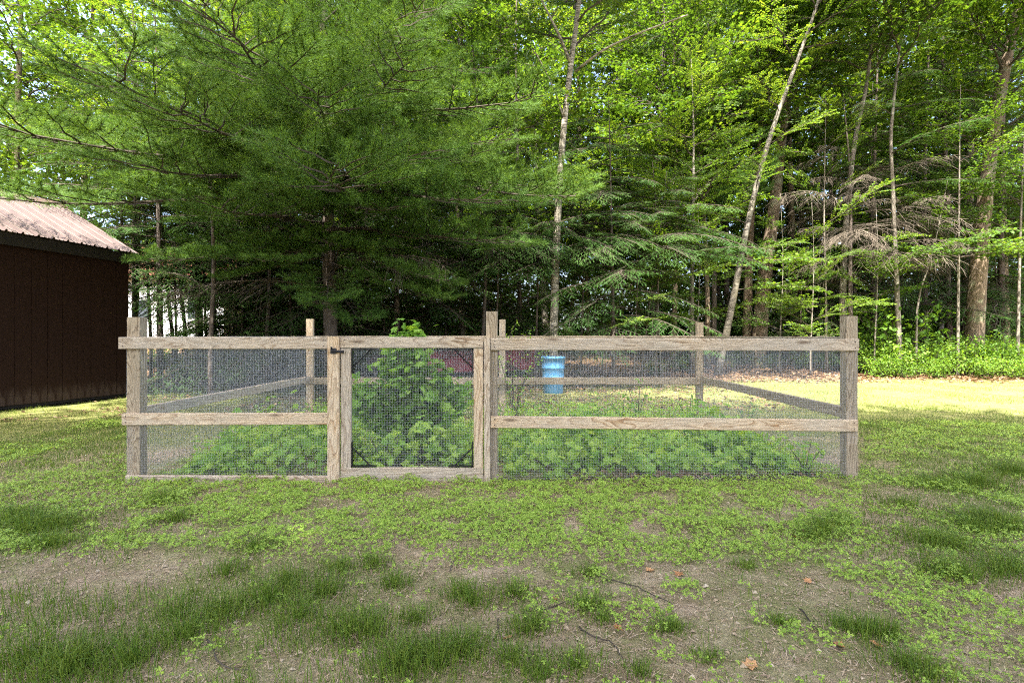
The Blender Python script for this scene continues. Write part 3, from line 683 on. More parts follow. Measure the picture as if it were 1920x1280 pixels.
# the far wood, one mass of leaves
def far_wood():
    n = 5200; tb = TB()
    x = RNG.uniform(-46, 46, n); y = RNG.uniform(31, 46, n); z = RNG.uniform(0.6, 1, n) ** .9
    z = .8 + 28.0 * RNG.random(n) ** 1.35
    gap = (x / y > -.82) & (x / y < -.50) & (z < 7); thin = (x / y < -.55) & (z > 8) & (RNG.random(n) < .60); thin |= (x / y > .70) & (z > 15) & (RNG.random(n) < .7); keep = ~gap & ~thin & (RNG.random(n) < np.clip(1.3 - z / 34, .15, 1))
    x, y, z = x[keep], y[keep], z[keep]; n = len(x); k = 58
    pos = np.repeat(np.stack([x, y, z], 1), k, 0) + RNG.normal(0, 1, (n * k, 3)) * np.array([1.0, .9, .45])
    pos[:, 2] = np.clip(pos[:, 2], .7, None)
    m_ = len(pos); d = RNG.normal(0, 1, (m_, 3)); d[:, 2] -= .4
    s_ = RNG.uniform(.24, .50, m_)
    tb.scatter(DIAM_V, DIAM_T, pos, frames(d, np.array([0, 0, 1.0]) + RNG.normal(0, .5, (m_, 3))), np.stack([s_, s_, s_], 1))
    o = obj('distant_wood', tb.mesh('distant_wood', [M['far_leaf']]))
    tag(o, 'mass of leaves of the wood far behind all the trunks', 'wood', kind='stuff')
far_wood()

# ------------------------------------------------------------------ shed
def shed():
    C = Vector((-7.35, 10.45, 0.0)); root = empty('shed', C, (0, 0, math.atan2(-.232, .973)))
    tag(root, 'dark brown board shed with ribbed brown metal roof at the left edge', 'shed')
    LN, DP = 5.2, 3.5
    bw = .2445
    def boards(n, place, hgt=2.66):
        for k in range(n):
            tb = TB(); tb.box((0, -bw / 2 + .004, 0), (.018, bw / 2 - .004, hgt)); o = obj('siding_board', tb.mesh('siding_board', [M['shed']]), root)
            place(o, k)
    def right(o, k): o.location = (0.0, -bw * (k + .5), .08)
    boards(int(LN / bw), right)
    def back(o, k): o.location = (-bw * (k + .5), 0.0, .08); o.rotation_euler = (0, 0, R(90))
    boards(int(DP / bw), back)
    tb = TB(); tb.box((-DP, -LN, .10), (-.004, -.004, 2.60)); tb.box((-DP, -LN, .02), (-.03, -.03, .10))
    for yy in (-.01, -LN):                                 # gable triangles
        tb.add([(-DP, yy, 2.6), (-.004, yy, 2.6), (-DP / 2, yy, 3.70), (-DP, yy - .02, 2.6), (-.004, yy - .02, 2.6), (-DP / 2, yy - .02, 3.70)],
               [(0, 1, 2), (3, 5, 4), (0, 3, 4), (0, 4, 1), (1, 4, 5), (1, 5, 2), (2, 5, 3), (2, 3, 0)])
    obj('wall', tb.mesh('wall', [M['shed_trim']]), root)
    tb = TB(); tb.box((.10, -LN - .1, 2.55), (.122, .10, 2.735)); obj('fascia', tb.mesh('fascia', [M['shed_trim']]), root)
    tb = TB(); tb.box((.02, -LN - .1, 2.60), (.10, .10, 2.615)); obj('soffit', tb.mesh('soffit', [M['shed_trim']]), root)
    for sx, nm in ((1, 'rake_board'), (-1, 'rake_board')):
        tb = TB(); e = -DP / 2 + sx * (DP / 2 + .12)
        tb.add([(-DP / 2, .075, 3.80), (-DP / 2, .10, 3.80), (e, .10, 2.745), (e, .075, 2.745), (-DP / 2, .075, 3.62), (-DP / 2, .10, 3.62), (e, .10, 2.58), (e, .075, 2.58)],
               [(0, 2, 1), (0, 3, 2), (4, 5, 6), (4, 6, 7), (1, 2, 6), (1, 6, 5), (0, 7, 3), (0, 4, 7), (2, 3, 7), (2, 7, 6)])
        obj(nm, tb.mesh(nm, [M['shed_trim']]), root)
    rw = .92; np_ = 6
    prof = []
    for j in range(4):
        y = j * .23
        prof += [(y, 0), (y + .012, .034), (y + .032, .034), (y + .046, 0), (y + .10, 0), (y + .106, .010), (y + .116, .010), (y + .122, 0), (y + .165, 0), (y + .171, .010), (y + .181, .010), (y + .187, 0)]
    prof.append((.92, 0)); prof = np.array(prof)
    for sx in (1, -1):
        e = np.array([sx * (DP / 2 + .15), 0, -1.045]); nrm = np.array([sx * 1.045, 0, DP / 2 + .15]); nrm /= np.linalg.norm(nrm)
        V = np.array([[e * t + nrm * h + np.array([0, y - .92, 0]) for (y, h) in prof] for t in (0.02, .5, 1)]).reshape(-1, 3)
        n = len(prof); Tt = []
        for i in range(2):
            for j in range(n - 1):
                a = i * n + j; Tt += [(a, a + 1, a + n), (a + 1, a + n + 1, a + n)]
        me = mesh_np('roof_panel', V, Tt, [M['roof_metal']])
        for k in range(np_):
            o = obj('roof_panel', me, root); o.location = (-DP / 2, .12 - k * rw, 3.80 + (.003 if k % 2 else 0))
    tb = TB()
    V = []
    for y in (.13, -LN - .2): V += [(-DP / 2 - .16, y, 3.735), (-DP / 2 - .05, y, 3.815), (-DP / 2, y, 3.845), (-DP / 2 + .05, y, 3.815), (-DP / 2 + .16, y, 3.735)]
    tb.add(V, [t for k in range(4) for t in ((k, k + 1, k + 5), (k + 1, k + 6, k + 5))]); obj('ridge_cap', tb.mesh('ridge_cap', [M['shed_trim'] if 0 else M['roof_metal']]), root)
shed()

# ------------------------------------------------------------------ house and chair far behind, seen between the trunks
def house():
    Y = 31.0; x0, x1 = (215 - CX) / FPX * Y, (420 - CX) / FPX * Y; g = float(terr(x0, Y)) - .1
    root = empty('house', ((x0 + x1) / 2, Y, g)); tag(root, 'white house with red roof seen between the trunks right of the shed', 'house')
    w = (x1 - x0) / 2; hh = 3.9; tb = TB(); n = 30; dz = hh / n
    for k in range(n):                                     # lapped siding
        tb.add([(-w, -.022, k * dz), (w, -.022, k * dz), (w, 0, (k + 1) * dz), (-w, 0, (k + 1) * dz), (-w, 0, k * dz), (w, 0, k * dz)], [(0, 1, 2), (0, 2, 3), (0, 4, 1), (1, 4, 5)])
    tb.box((-w, .01, 0), (w, 6, hh)); obj('wall', tb.mesh('wall', [M['white_paint']]), root)
    tb = TB(); a, z0, z1 = w + .4, hh, hh + 2.3
    tb.add([(-a, -.5, z0 - .12), (a, -.5, z0 - .12), (a, 3, z1), (-a, 3, z1), (-a, 6.5, z0 - .12), (a, 6.5, z0 - .12), (-a, -.5, z0), (a, -.5, z0)],
           [(6, 7, 2), (6, 2, 3), (3, 2, 5), (3, 5, 4), (0, 1, 7), (0, 7, 6), (0, 4, 5), (0, 5, 1), (6, 3, 4), (6, 4, 0), (7, 5, 2), (7, 1, 5)])
    obj('roof', tb.mesh('roof', [M['red_roof']]), root)
    for xw in (-1.4, 1.5):
        tb = TB(); tb.box((xw - .5, -.05, 1.5), (xw + .5, -.02, 2.7)); f = obj('window', tb.mesh('window', [M['white_plastic']]), root)
        tb = TB(); tb.box((xw - .42, -.07, 1.58), (xw + .42, -.052, 2.62)); obj('pane', tb.mesh('pane', [M['glass']]), f)
house()
def lawn_chair():
    p = PX(348, 655, 24.0); root = empty('lawn_chair', (p.x, 24.0, float(terr(p.x, 24.0))), (0, 0, R(25)))
    tag(root, 'white lawn chair on the grass before the white house', 'chair')
    def part(nm, *boxes):
        tb = TB()
        for b_ in boxes: tb.box(*b_)
        obj(nm, tb.mesh(nm, [M['white_plastic']]), root)
    for k in range(5):
        tb = TB(); x = -.24 + k * .12
        tb.add([(x - .05, .20, .34), (x + .05, .20, .34), (x + .05, .46, .92), (x - .05, .46, .92), (x - .05, .22, .33), (x + .05, .22, .33), (x + .05, .48, .91), (x - .05, .48, .91)],
               [(0, 1, 2), (0, 2, 3), (4, 6, 5), (4, 7, 6), (0, 4, 5), (0, 5, 1), (3, 2, 6), (3, 6, 7), (0, 3, 7), (0, 7, 4), (1, 5, 6), (1, 6, 2)])
        obj('back_slat', tb.mesh('back_slat', [M['white_plastic']]), root)
    part('seat', ((-.28, -.28, .34), (.28, .24, .37)))
    for sx in (-1, 1):
        part('armrest', ((sx * .34 - .06, -.32, .55), (sx * .34 + .06, .40, .575)))
        part('leg', ((sx * .33 - .03, -.30, 0), (sx * .33 + .03, -.24, .55))); part('leg', ((sx * .33 - .03, .30, 0), (sx * .33 + .03, .36, .55)))
lawn_chair()

# ------------------------------------------------------------------ canoe and barrel behind the garden
def canoe():
    Y = 14.6; cx = (842 - CX) / FPX * Y; L = 4.6
    root = empty('canoe', (cx, Y, float(terr(cx, Y)) + .02), (0, 0, R(-4)))
    tag(root, 'red canoe lying upside down behind the garden', 'canoe')
    n, k = 25, 13; V = []
    for i in range(n):
        t = -1 + 2 * i / (n - 1); w = .46 * (1 - abs(t) ** 2.6) + .015; h = .56 + .06 * t * t
        sheer = .0 + .07 * abs(t) ** 3
        for j in range(k):
            a = math.pi * j / (k - 1); c, s_ = math.cos(a), math.sin(a)
            V.append((t * L / 2, w * math.copysign(abs(c) ** .75, c), sheer + (h - sheer) * s_ ** .62 + .14))
    T_ = [t for i in range(n - 1) for j in range(k - 1) for t in ((i * k + j, (i + 1) * k + j, i * k + j + 1), (i * k + j + 1, (i + 1) * k + j, (i + 1) * k + j + 1))]
    obj('hull', mesh_np('hull', V, T_, [M['canoe']], None, True), root)
    V = np.array(V).reshape(n, k, 3)
    for j in (0, k - 1):
        tb = TB(); tb.tube(V[:, j], .018, 5); obj('gunwale', tb.mesh('gunwale', [M['canoe_trim']]), root)
    for xx in (-1.2, 1.2):
        tb = TB(); tb.box((xx - .06, -.55, -.04), (xx + .06, .55, .15)); obj('support_block', tb.mesh('support_block', [M['wood_old']]), root)
canoe()
def barrel():
    Y = 11.2; cx = (1037 - CX) / FPX * Y; g = float(terr(cx, Y)); top = PX(0, 668, Y).z
    root = empty('barrel', (cx, Y, g)); tag(root, 'blue plastic barrel standing behind the garden', 'barrel')
    h = top - g; a = np.arange(28) * 2 * math.pi / 28
    prof = [(.195, 0), (.215, .02), (.222, h * .30), (.235, h * .32), (.235, h * .35), (.226, h * .37), (.238, h * .66), (.250, h * .68), (.250, h * .71), (.242, h * .73), (.252, h - .05), (.266, h - .045), (.266, h), (.240, h), (.235, h - .03), (.18, .03)]
    V = np.array([[(.95 * r_ * math.cos(q), .95 * r_ * math.sin(q), z) for q in a] for r_, z in prof]).reshape(-1, 3); n = 28
    T_ = [t for i in range(len(prof) - 1) for j in range(n) for t in ((i * n + j, i * n + (j + 1) % n, (i + 1) * n + j), (i * n + (j + 1) % n, (i + 1) * n + (j + 1) % n, (i + 1) * n + j))]
    obj('body', mesh_np('body', V, T_, [M['blue']], None, True), root)
    tb = TB(); tb.add([(.218 * math.cos(q), .218 * math.sin(q), h - .015) for q in a] + [(0, 0, h - .012)], [(28, j, (j + 1) % n) for j in range(n)])
    obj('lid', tb.mesh('lid', [M['blue']]), root)
barrel()

# ------------------------------------------------------------------ garden fence and gate
SF = 4.2 / FPX; YF = 4.2; YR = 7.9
def fx(px): return (px - CX) * SF
def fz(py): return HCAM - (py - CY) * SF
def board(parent, name, A, B, w, t, wdir, mat, bev=.004):
    """a sawn board from A to B; w across in wdir, t thick; its grain follows its own x axis"""
    A = Vector(A); B = Vector(B); L = (B - A).length
    x = (B - A).normalized(); wv = Vector(wdir); z = (wv - x * wv.dot(x)).normalized(); y = z.cross(x)
    e = bev; prof = [(-t / 2 + e, -w / 2), (t / 2 - e, -w / 2), (t / 2, -w / 2 + e), (t / 2, w / 2 - e), (t / 2 - e, w / 2), (-t / 2 + e, w / 2), (-t / 2, w / 2 - e), (-t / 2, -w / 2 + e)]
    V = [(0, a, b_) for a, b_ in prof] + [(L, a, b_) for a, b_ in prof]
    T_ = [q for k in range(8) for q in ((k, k + 8, (k + 1) % 8), ((k + 1) % 8, k + 8, (k + 1) % 8 + 8))]
    T_ += [(0, k, k + 1) for k in range(1, 7)] + [(8, 8 + k + 1, 8 + k) for k in range(1, 7)]
    T_ = [(a, c, b_) for a, b_, c in T_]
    o = obj(name, mesh_np(name, V, T_, [M[mat]]), parent)
    mw = Matrix((x, y, z)).transposed(); o.rotation_euler = mw.to_euler(); o.location = A
    return o
def nails(rail, L, w, t, ends=(0, 1)):
    for e in ends:
        for s_ in (-.25, .25):
            tb = TB(); xx = .03 if e == 0 else L - .03
            tb.tube([(xx, -t / 2 - .0015, s_ * w), (xx, -t / 2 + .01, s_ * w)], .005, 6); n_ = obj('nail', tb.mesh('nail', [M['nail']]), rail)
            if NAIL_FRONT < 0: n_.location.y = t + .0
NAIL_FRONT = 1
def wire_panel(parent, A, B, z0, z1, name='wire_mesh', d=.0009, sp=.0127, wob=.004, ztopB=None):
    A = Vector(A); B = Vector(B); u = (B - A); L = u.length; u.normalize(); nrm = Vector((-u.y, u.x, 0))
    tb = TB(); n = int(L / sp); m_ = int((z1 - z0) / sp)
    def bow(s_, z): return nrm * (wob * math.sin(s_ * 3.1 + z * 2.0) + wob * .6 * math.sin(s_ * 7.3 - z * 4.2))
    for k in range(n + 1):
        s_ = k * sp; tb.tube([A + u * s_ + Vector((0, 0, z)) + bow(s_, z) for z in np.linspace(z0, z1, 4)], d / 2, 3, 0, False)
    for k in range(m_ + 1):
        z = z0 + k * sp; ns = max(3, int(L / .25))
        tb.tube([A + u * s_ + Vector((0, 0, z)) + bow(s_, z) for s_ in np.linspace(0, L, ns)], d / 2, 3, 0, False)
    o = obj(name, tb.mesh(name, [M['wire']]), parent); o['kind'] = 'stuff'
    return o
def fence():
    root = empty('garden_fence', (0, YF, 0)); root.location = (0, 0, 0)
    tag(root, 'weathered wooden garden fence with posts, rails and wire mesh panels', 'fence')
    def vpost(x, y, top, w=.089, t=.089, mat='wood_old', name='post', bot=-.25): return board(root, name, (x, y, bot), (x, y, top), w, t, (1, 0, 0), mat)
    yp = YF + .040 + .0445
    vpost(fx(243), yp, fz(594), .103, .089); vpost(fx(921.5), yp + .006, fz(583)); vpost(fx(1604), yp, fz(592), .089)
    xl, xm, xr = -2.92, -.14, 2.71
    vpost(xl, YR, PX(0, 598, YR).z, .10, .06, 'wood_new'); vpost(xm, YR, PX(0, 599, YR).z, .09, .06, 'wood'); vpost(xr, YR, PX(0, 604, YR).z, .10, .06, 'wood_old')
    def hrail(x0, za, x1, zb, w=.091, t=.038, y=YF + .019, mat='wood', nl=(0, 1)):
        o = board(root, 'rail', (x0, y, za), (x1, y, zb), w, t, (0, 0, 1), mat); nails(o, x1 - x0, w, t, nl); return o
    def mid(a, b_): return fz((a + b_) / 2)
    hrail(fx(222), mid(632, 654), fx(614), mid(632, 654)); hrail(fx(638), mid(632, 652), fx(906), mid(632, 652), .084)
    hrail(fx(920), mid(634, 656), fx(1611), mid(635, 658))
    hrail(fx(228), mid(775, 797), fx(613), mid(774, 796), .09, mat='wood_new'); hrail(fx(920), mid(780, 802), fx(1609), mid(787, 809), .09, mat='wood_new')
    board(root, 'kick_board', (fx(234), YF + .022, .0), (fx(918), YF + .022, -.012), .10, .038, (0, 0, 1), 'wood')
    vpost(fx(626), YF + .0, fz(631), .090, .038, 'wood_new', 'gate_post', -.1); vpost(fx(913.5), YF + .028, fz(634), .046, .089, 'wood', 'gate_post', -.1)
    # side and rear rails
    for x, mt in ((fx(243) , 'wood'), (fx(1604), 'wood_old')):
        xx = xl if x < 0 else xr
        board(root, 'rail', (x, yp + .05, .52), (xx, YR - .03, .535), .089, .038, (0, 0, 1), mt); board(root, 'rail', (x, yp + .05, 1.075), (xx, YR - .03, 1.105), .089, .038, (0, 0, 1), mt)
    for x0, x1 in ((xl - .04, xm), (xm + .002, xr + .04)):
        board(root, 'rail', (x0, YR - .055, .51), (x1, YR - .055, .51), .10, .038, (0, 0, 1), 'wood_old'); board(root, 'rail', (x0, YR - .055, 1.108), (x1, YR - .055, 1.112), .089, .038, (0, 0, 1), 'wood_old')
    ym = YF + .039
    wire_panel(root, (fx(230), ym, 0), (fx(617), ym, 0), .01, 1.10); wire_panel(root, (fx(919), ym, 0), (fx(1614), ym, 0), .01, 1.10)
    wire_panel(root, (fx(243) - .05, yp, 0), (xl - .06, YR, 0), .01, 1.10); wire_panel(root, (fx(1604) + .05, yp, 0), (xr + .06, YR, 0), .01, 1.10)
    wire_panel(root, (xl, YR + .035, 0), (xr, YR + .035, 0), .01, 1.12)
fence()
def gate():
    root = empty('garden_gate', (0, 0, 0)); tag(root, 'wooden garden gate with wire mesh and black corner braces', 'gate')
    y = YF + .019 + .004
    board(root, 'stile', (fx(648), y, fz(877)), (fx(648), y, fz(653.5)), .080, .038, (1, 0, 0), 'wood'); board(root, 'stile', (fx(897), y, fz(877)), (fx(897), y, fz(653.5)), .074, .038, (1, 0, 0), 'wood_new')
    board(root, 'bottom_rail', (fx(638.5), y - .003, fz(887)), (fx(906), y - .003, fz(887)), .080, .038, (0, 0, 1), 'wood')
    wire_panel(root, (fx(650), y + .021, 0), (fx(896), y + .021, 0), fz(885), fz(642))
    x0, x1, zt, zb = fx(658.5), fx(886.5), fz(654), fz(875)
    for sx, xe in ((1, x0), (-1, x1)):
        for sz, ze in ((-1, zt), (1, zb)):
            tb = TB(); yy = y - .004; a = .145
            tb.tube([(xe + sx * .004, yy, ze + sz * a), (xe + sx * a, yy, ze + sz * .004)], .0055, 6)
            b0, b1 = sorted((xe, xe + sx * .007)); c0, c1 = sorted((ze, ze + sz * .19)); tb.box((b0, yy - .016, c0), (b1, yy + .016, c1))
            b0, b1 = sorted((xe, xe + sx * .19)); c0, c1 = sorted((ze, ze + sz * .007)); tb.box((b0, yy - .016, c0), (b1, yy + .016, c1))
            obj('corner_brace', tb.mesh('corner_brace', [M['black']]), root)
    lx, lz = fx(627), fz(658); tb = TB(); yl = YF - .019
    tb.box((lx - .022, yl - .012, lz - .020), (lx + .022, yl, lz + .022)); tb.tube([(lx - .012, yl - .02, lz + .030), (lx - .012, yl - .004, lz + .012)], .007, 6)
    lt = obj('latch', tb.mesh('latch', [M['black']]), root)
    tb = TB(); tb.tube([(lx - .01, yl - .018, lz + .002), (lx + .04, yl - .018, lz - .003), (lx + .082, yl - .012, lz - .006)], (.010, .009, .011), 8); obj('latch_bar', tb.mesh('latch_bar', [M['black']]), lt)
gate()

# ------------------------------------------------------------------ ground cover
def inside_garden(x, y): return (x > -2.95) & (x < 2.75) & (y > 4.22) & (y < 7.92)
def in_shed(x, y):
    dx, dy = x + 7.35, y - 10.45
    return (dx * .973 - dy * .232 < .05) & (dx * .232 + dy * .973 < .1)
def pxpy(x, y): return CX + FPX * x / y, CY + HCAM * FPX / y
def patch(x, y, sc, seed): return .65 * vnoise(x * sc + 50, y * sc + 50, seed) + .35 * vnoise(x * sc * 2.7 + 50, y * sc * 2.7 + 50, seed + 1)
def sstep(v, a, b_): t = np.clip((v - a) / (b_ - a), 0, 1); return t * t * (3 - 2 * t)
def bare(px, py):                                       # worn bare earth left of the gate
    return np.exp(-(((px - 170) / 235.0) ** 2 + ((py - 1082) / 42.0) ** 2) ** 1.5)

def clover():
    n = 400000; tb = TB()
    x = RNG.uniform(-5.5, 6.5, n); y = 1.65 + RNG.random(n) ** 1.15 * 5.6
    px, py = pxpy(x, y); p1 = patch(x, y, 1.7, 21); p2 = patch(x, y, 5.5, 31)
    front = sstep(py, 885, 908) * (1 - sstep(py, 985, 1085))
    d = .95 * front * sstep(p2, .22, .5) * np.where(px > 1650, .35, 1)
    right = sstep(px, 850, 1250) * sstep(py, 985, 1040) * (1 - .65 * sstep(py, 1090, 1270))
    d = np.maximum(d, .62 * right * sstep(p1 * .5 + p2 * .5, .47, .60))
    d = np.maximum(d, .10 * sstep(py, 1000, 1040) * sstep(p2, .60, .72))
    left = (px < 240) & (py > 760) & (py < 1010); d = np.where(left, .55 * sstep(p1, .3, .6), d)
    rgt = (px > 1615) & (py > 780) & (py < 1040); d = np.where(rgt, .55 * sstep(p1 * .5 + p2 * .5, .42, .58), d)
    d = d * (1 - bare(px, py)); d = np.where(inside_garden(x, y), .55 * sstep(p1, .3, .6), d)
    keep = (RNG.random(n) < d) & ((px > -150) & (px < 2070)); x, y = x[keep], y[keep]; n = len(x)
    h = .010 + RNG.uniform(.1, 1, n) * .105 * np.clip(patch(x, y, 9.0, 33) - .18, .06, 1) ** 1.1; z = gz(x, y)
    # three leaflets on a short stalk
    lv = []; lt = []
    for q in range(3):
        a = q * 2.094; c, s_ = math.cos(a), math.sin(a); j = len(lv)
        for (u, v, w) in ((0, 0, 0), (.55, -.42, .10), (1.05, 0, -.02), (.55, .42, .10)): lv.append((u * c - v * s_, u * s_ + v * c, w))
        lt += [(j, j + 1, j + 2), (j, j + 2, j + 3)]
    az = RNG.uniform(0, 6.28, n); dv = np.stack([np.cos(az), np.sin(az), RNG.normal(0, .3, n)], 1)
    up = np.array([0, -.45, 1.0]) + RNG.normal(0, .35, (n, 3))
    s_ = RNG.uniform(.0065, .0145, n)
    tb.scatter(lv, lt, np.stack([x, y, z + h], 1), frames(dv, up), np.stack([s_, s_, s_], 1))
    o = obj('clover', tb.mesh('clover', [M['clover']])); tag(o, 'light green clover and small weeds covering the ground before the fence', 'ground cover', kind='stuff')
clover()

def blades(tb, x, y, h, w, lean, seg=1, m=0, az=None):
    n = len(x); z = gz(x, y) - .004; az = RNG.uniform(0, 6.28, n) if az is None else az
    dx, dy = np.cos(az), np.sin(az); bx, by = -dy, dx
    f = RNG.uniform(0, 6.28, n); wx, wy = np.cos(f) * w / 2, np.sin(f) * w / 2
    b = np.stack([x, y, z], 1); wv = np.stack([wx, wy, np.zeros(n)], 1)
    tip = b + np.stack([dx * lean * h, dy * lean * h, h * np.sqrt(np.clip(1 - lean ** 2 * .8, .05, 1))], 1)
    if seg == 1:
        V = np.stack([b - wv, b + wv, tip], 1); T_ = np.array([(0, 1, 2)])
    else:
        mid = b + np.stack([dx * lean * h * .28, dy * lean * h * .28, h * .62 * np.ones(n)], 1)
        tip[:, 2] -= .10 * h * lean
        V = np.stack([b - wv, b + wv, mid + wv * .75, mid - wv * .75, tip], 1); T_ = np.array([(0, 1, 2), (0, 2, 3), (3, 2, 4)])
    tb.add(V.reshape(-1, 3), (T_[None] + (np.arange(n) * V.shape[1])[:, None, None]).reshape(-1, 3), m)

def grass():
    tb = TB()
    # dark fine bunches in the foreground: pixel, radius in metres, height
    tufts = [(885, 1128, .09, .12), (868, 1110, .07, .11), (965, 1112, .065, .11), (1000, 1172, .09, .09), (985, 1182, .07, .08), (690, 1190, .13, .13), (655, 1185, .10, .12), (820, 1250, .12, .12), (770, 1240, .12, .12), (740, 1265, .12, .12),
             (860, 1225, .10, .11), (880, 1212, .08, .10), (1545, 1002, .12, .14), (1570, 985, .10, .12), (1520, 1012, .09, .10), (1745, 1022, .15, .13), (1790, 1028, .12, .11), (1770, 1075, .12, .12), (1800, 1085, .11, .12), (1850, 985, .19, .14), (1880, 992, .16, .13), (1820, 995, .13, .11),
             (1625, 1190, .09, .10), (1660, 1185, .07, .09), (1590, 1180, .06, .08), (1690, 1248, .07, .09), (1740, 1268, .08, .10), (1245, 1185, .055, .07), (1265, 1183, .045, .06), (1105, 1142, .06, .11), (1130, 1165, .05, .06), (1900, 1068, .14, .12), (1875, 1075, .12, .11),
             (1830, 905, .24, .13), (1900, 890, .26, .13), (1760, 912, .2, .12), (1690, 950, .14, .09), (60, 990, .2, .13), (110, 985, .15, .12), (310, 938, .16, .12), (90, 1022, .14, .11), (330, 975, .12, .10), (30, 975, .2, .13), (480, 1035, .10, .09),
             (425, 1080, .10, .10), (540, 1100, .11, .11), (610, 1120, .12, .12), (510, 1130, .12, .12), (350, 1190, .12, .12), (250, 1235, .12, .13), (150, 1235, .13, .13), (60, 1225, .14, .14), (120, 1255, .12, .13), (420, 1150, .11, .10), (330, 1150, .10, .11), (560, 1165, .1, .11), (700, 1060, .08, .09), (640, 1075, .08, .10), (740, 1095, .07, .09), (1330, 1240, .05, .06), (1460, 1170, .05, .06), (1400, 1060, .05, .07), (1105, 1075, .05, .08), (780, 1160, .07, .08), (1080, 1250, .08, .09), (960, 1240, .09, .09), (1010, 1265, .09, .09), (1200, 1265, .05, .07)]
    for (a, b_, r_, h) in tufts:
        g = GP(a, b_); n = int(20000 * r_ * r_) + 150
        rr_ = r_ * np.abs(RNG.normal(0, .9, n)); th = RNG.uniform(0, 6.28, n)
        x = g.x + rr_ * np.cos(th) * 1.15; y = g.y + rr_ * np.sin(th)
        hh = h * RNG.uniform(.3, 1.15, n) * np.exp(-(rr_ / (r_ * 1.8)) ** 2)
        az = th + RNG.normal(0, .7, n)
        blades(tb, x, y, hh, RNG.uniform(.0016, .0036, n), np.clip(RNG.normal(.55, .22, n), .05, .97), 2, 0, az)
    # loose lawn over everything in front and at the sides
    n = 300000; x = RNG.uniform(-5.5, 6.8, n); y = 1.65 + RNG.random(n) ** 1.1 * 5.9
    px, py = pxpy(x, y); p1 = patch(x, y, 1.9, 61); p2 = patch(x, y, 6.0, 71)
    lf = sstep(-px, -800, -420) * sstep(py, 1075, 1130)
    d = 1.0 * lf * sstep(p1 * .45 + p2 * .55, .38, .56)
    d = np.maximum(d, .08 + .30 * sstep(p2, .42, .64) * sstep(py, 930, 1030))
    side = ((px < 250) | (px > 1610)) & (py < 1060); d = np.where(side, .30 + .55 * sstep(p1 * .5 + p2 * .5, .35, .58), d)
    d = d * (1 - .93 * bare(px, py)); d = np.where((px > 820) & (py > 1060), d * .55, d)
    d = np.where(inside_garden(x, y), .2, d)
    k = (RNG.random(n) < d) & (px > -200) & (px < 2120); x, y, py, px = x[k], y[k], py[k], px[k]; n = len(x)
    hh = RNG.uniform(.02, .065, n) * np.where(sstep(-px, -800, -420) * sstep(py, 1075, 1130) > .5, 1.6, 1.0)
    blades(tb, x, y, hh, RNG.uniform(.0016, .0038, n), np.clip(RNG.normal(.5, .22, n), .05, .95), 2, 0)
    o = obj('grass', tb.mesh('grass', [M['grass']])); tag(o, 'dark green fine grass growing in bunches on the bare soil', 'grass', kind='stuff')
    tb = TB()
    n = 170000; x = RNG.uniform(-13, 17, n); y = 4.6 + RNG.random(n) * 10.2
    px, py = pxpy(x, y); p1 = patch(x, y, .9, 81)
    d = np.where(y > 14.0, .3, .9) * sstep(p1, .22, .42)
    d = np.where(inside_garden(x, y), .15, d); d = np.where((np.abs(x + .2) < 3.6) & (y > 8), .22, d); d = np.where((y < 6.6) & (x > 2.6), .22, d); d = np.where((np.abs(x) < 3.2) & (y < 7.9), .08, d)
    d = np.where((px < 240) & (py > 770), .8, d)
    k = (RNG.random(n) < d) & ~in_shed(x, y) & (px > -220) & (px < 2140); x, y = x[k], y[k]; n = len(x)
    blades(tb, x, y, RNG.uniform(.025, .075, n), RNG.uniform(.004, .009, n), np.clip(RNG.normal(.5, .22, n), .05, .95), 1, 0)
    o = obj('lawn_grass', tb.mesh('lawn_grass', [M['lawn']])); tag(o, 'short yellow-green lawn grass in the sunny clearing beside the garden', 'grass', kind='stuff')
grass()

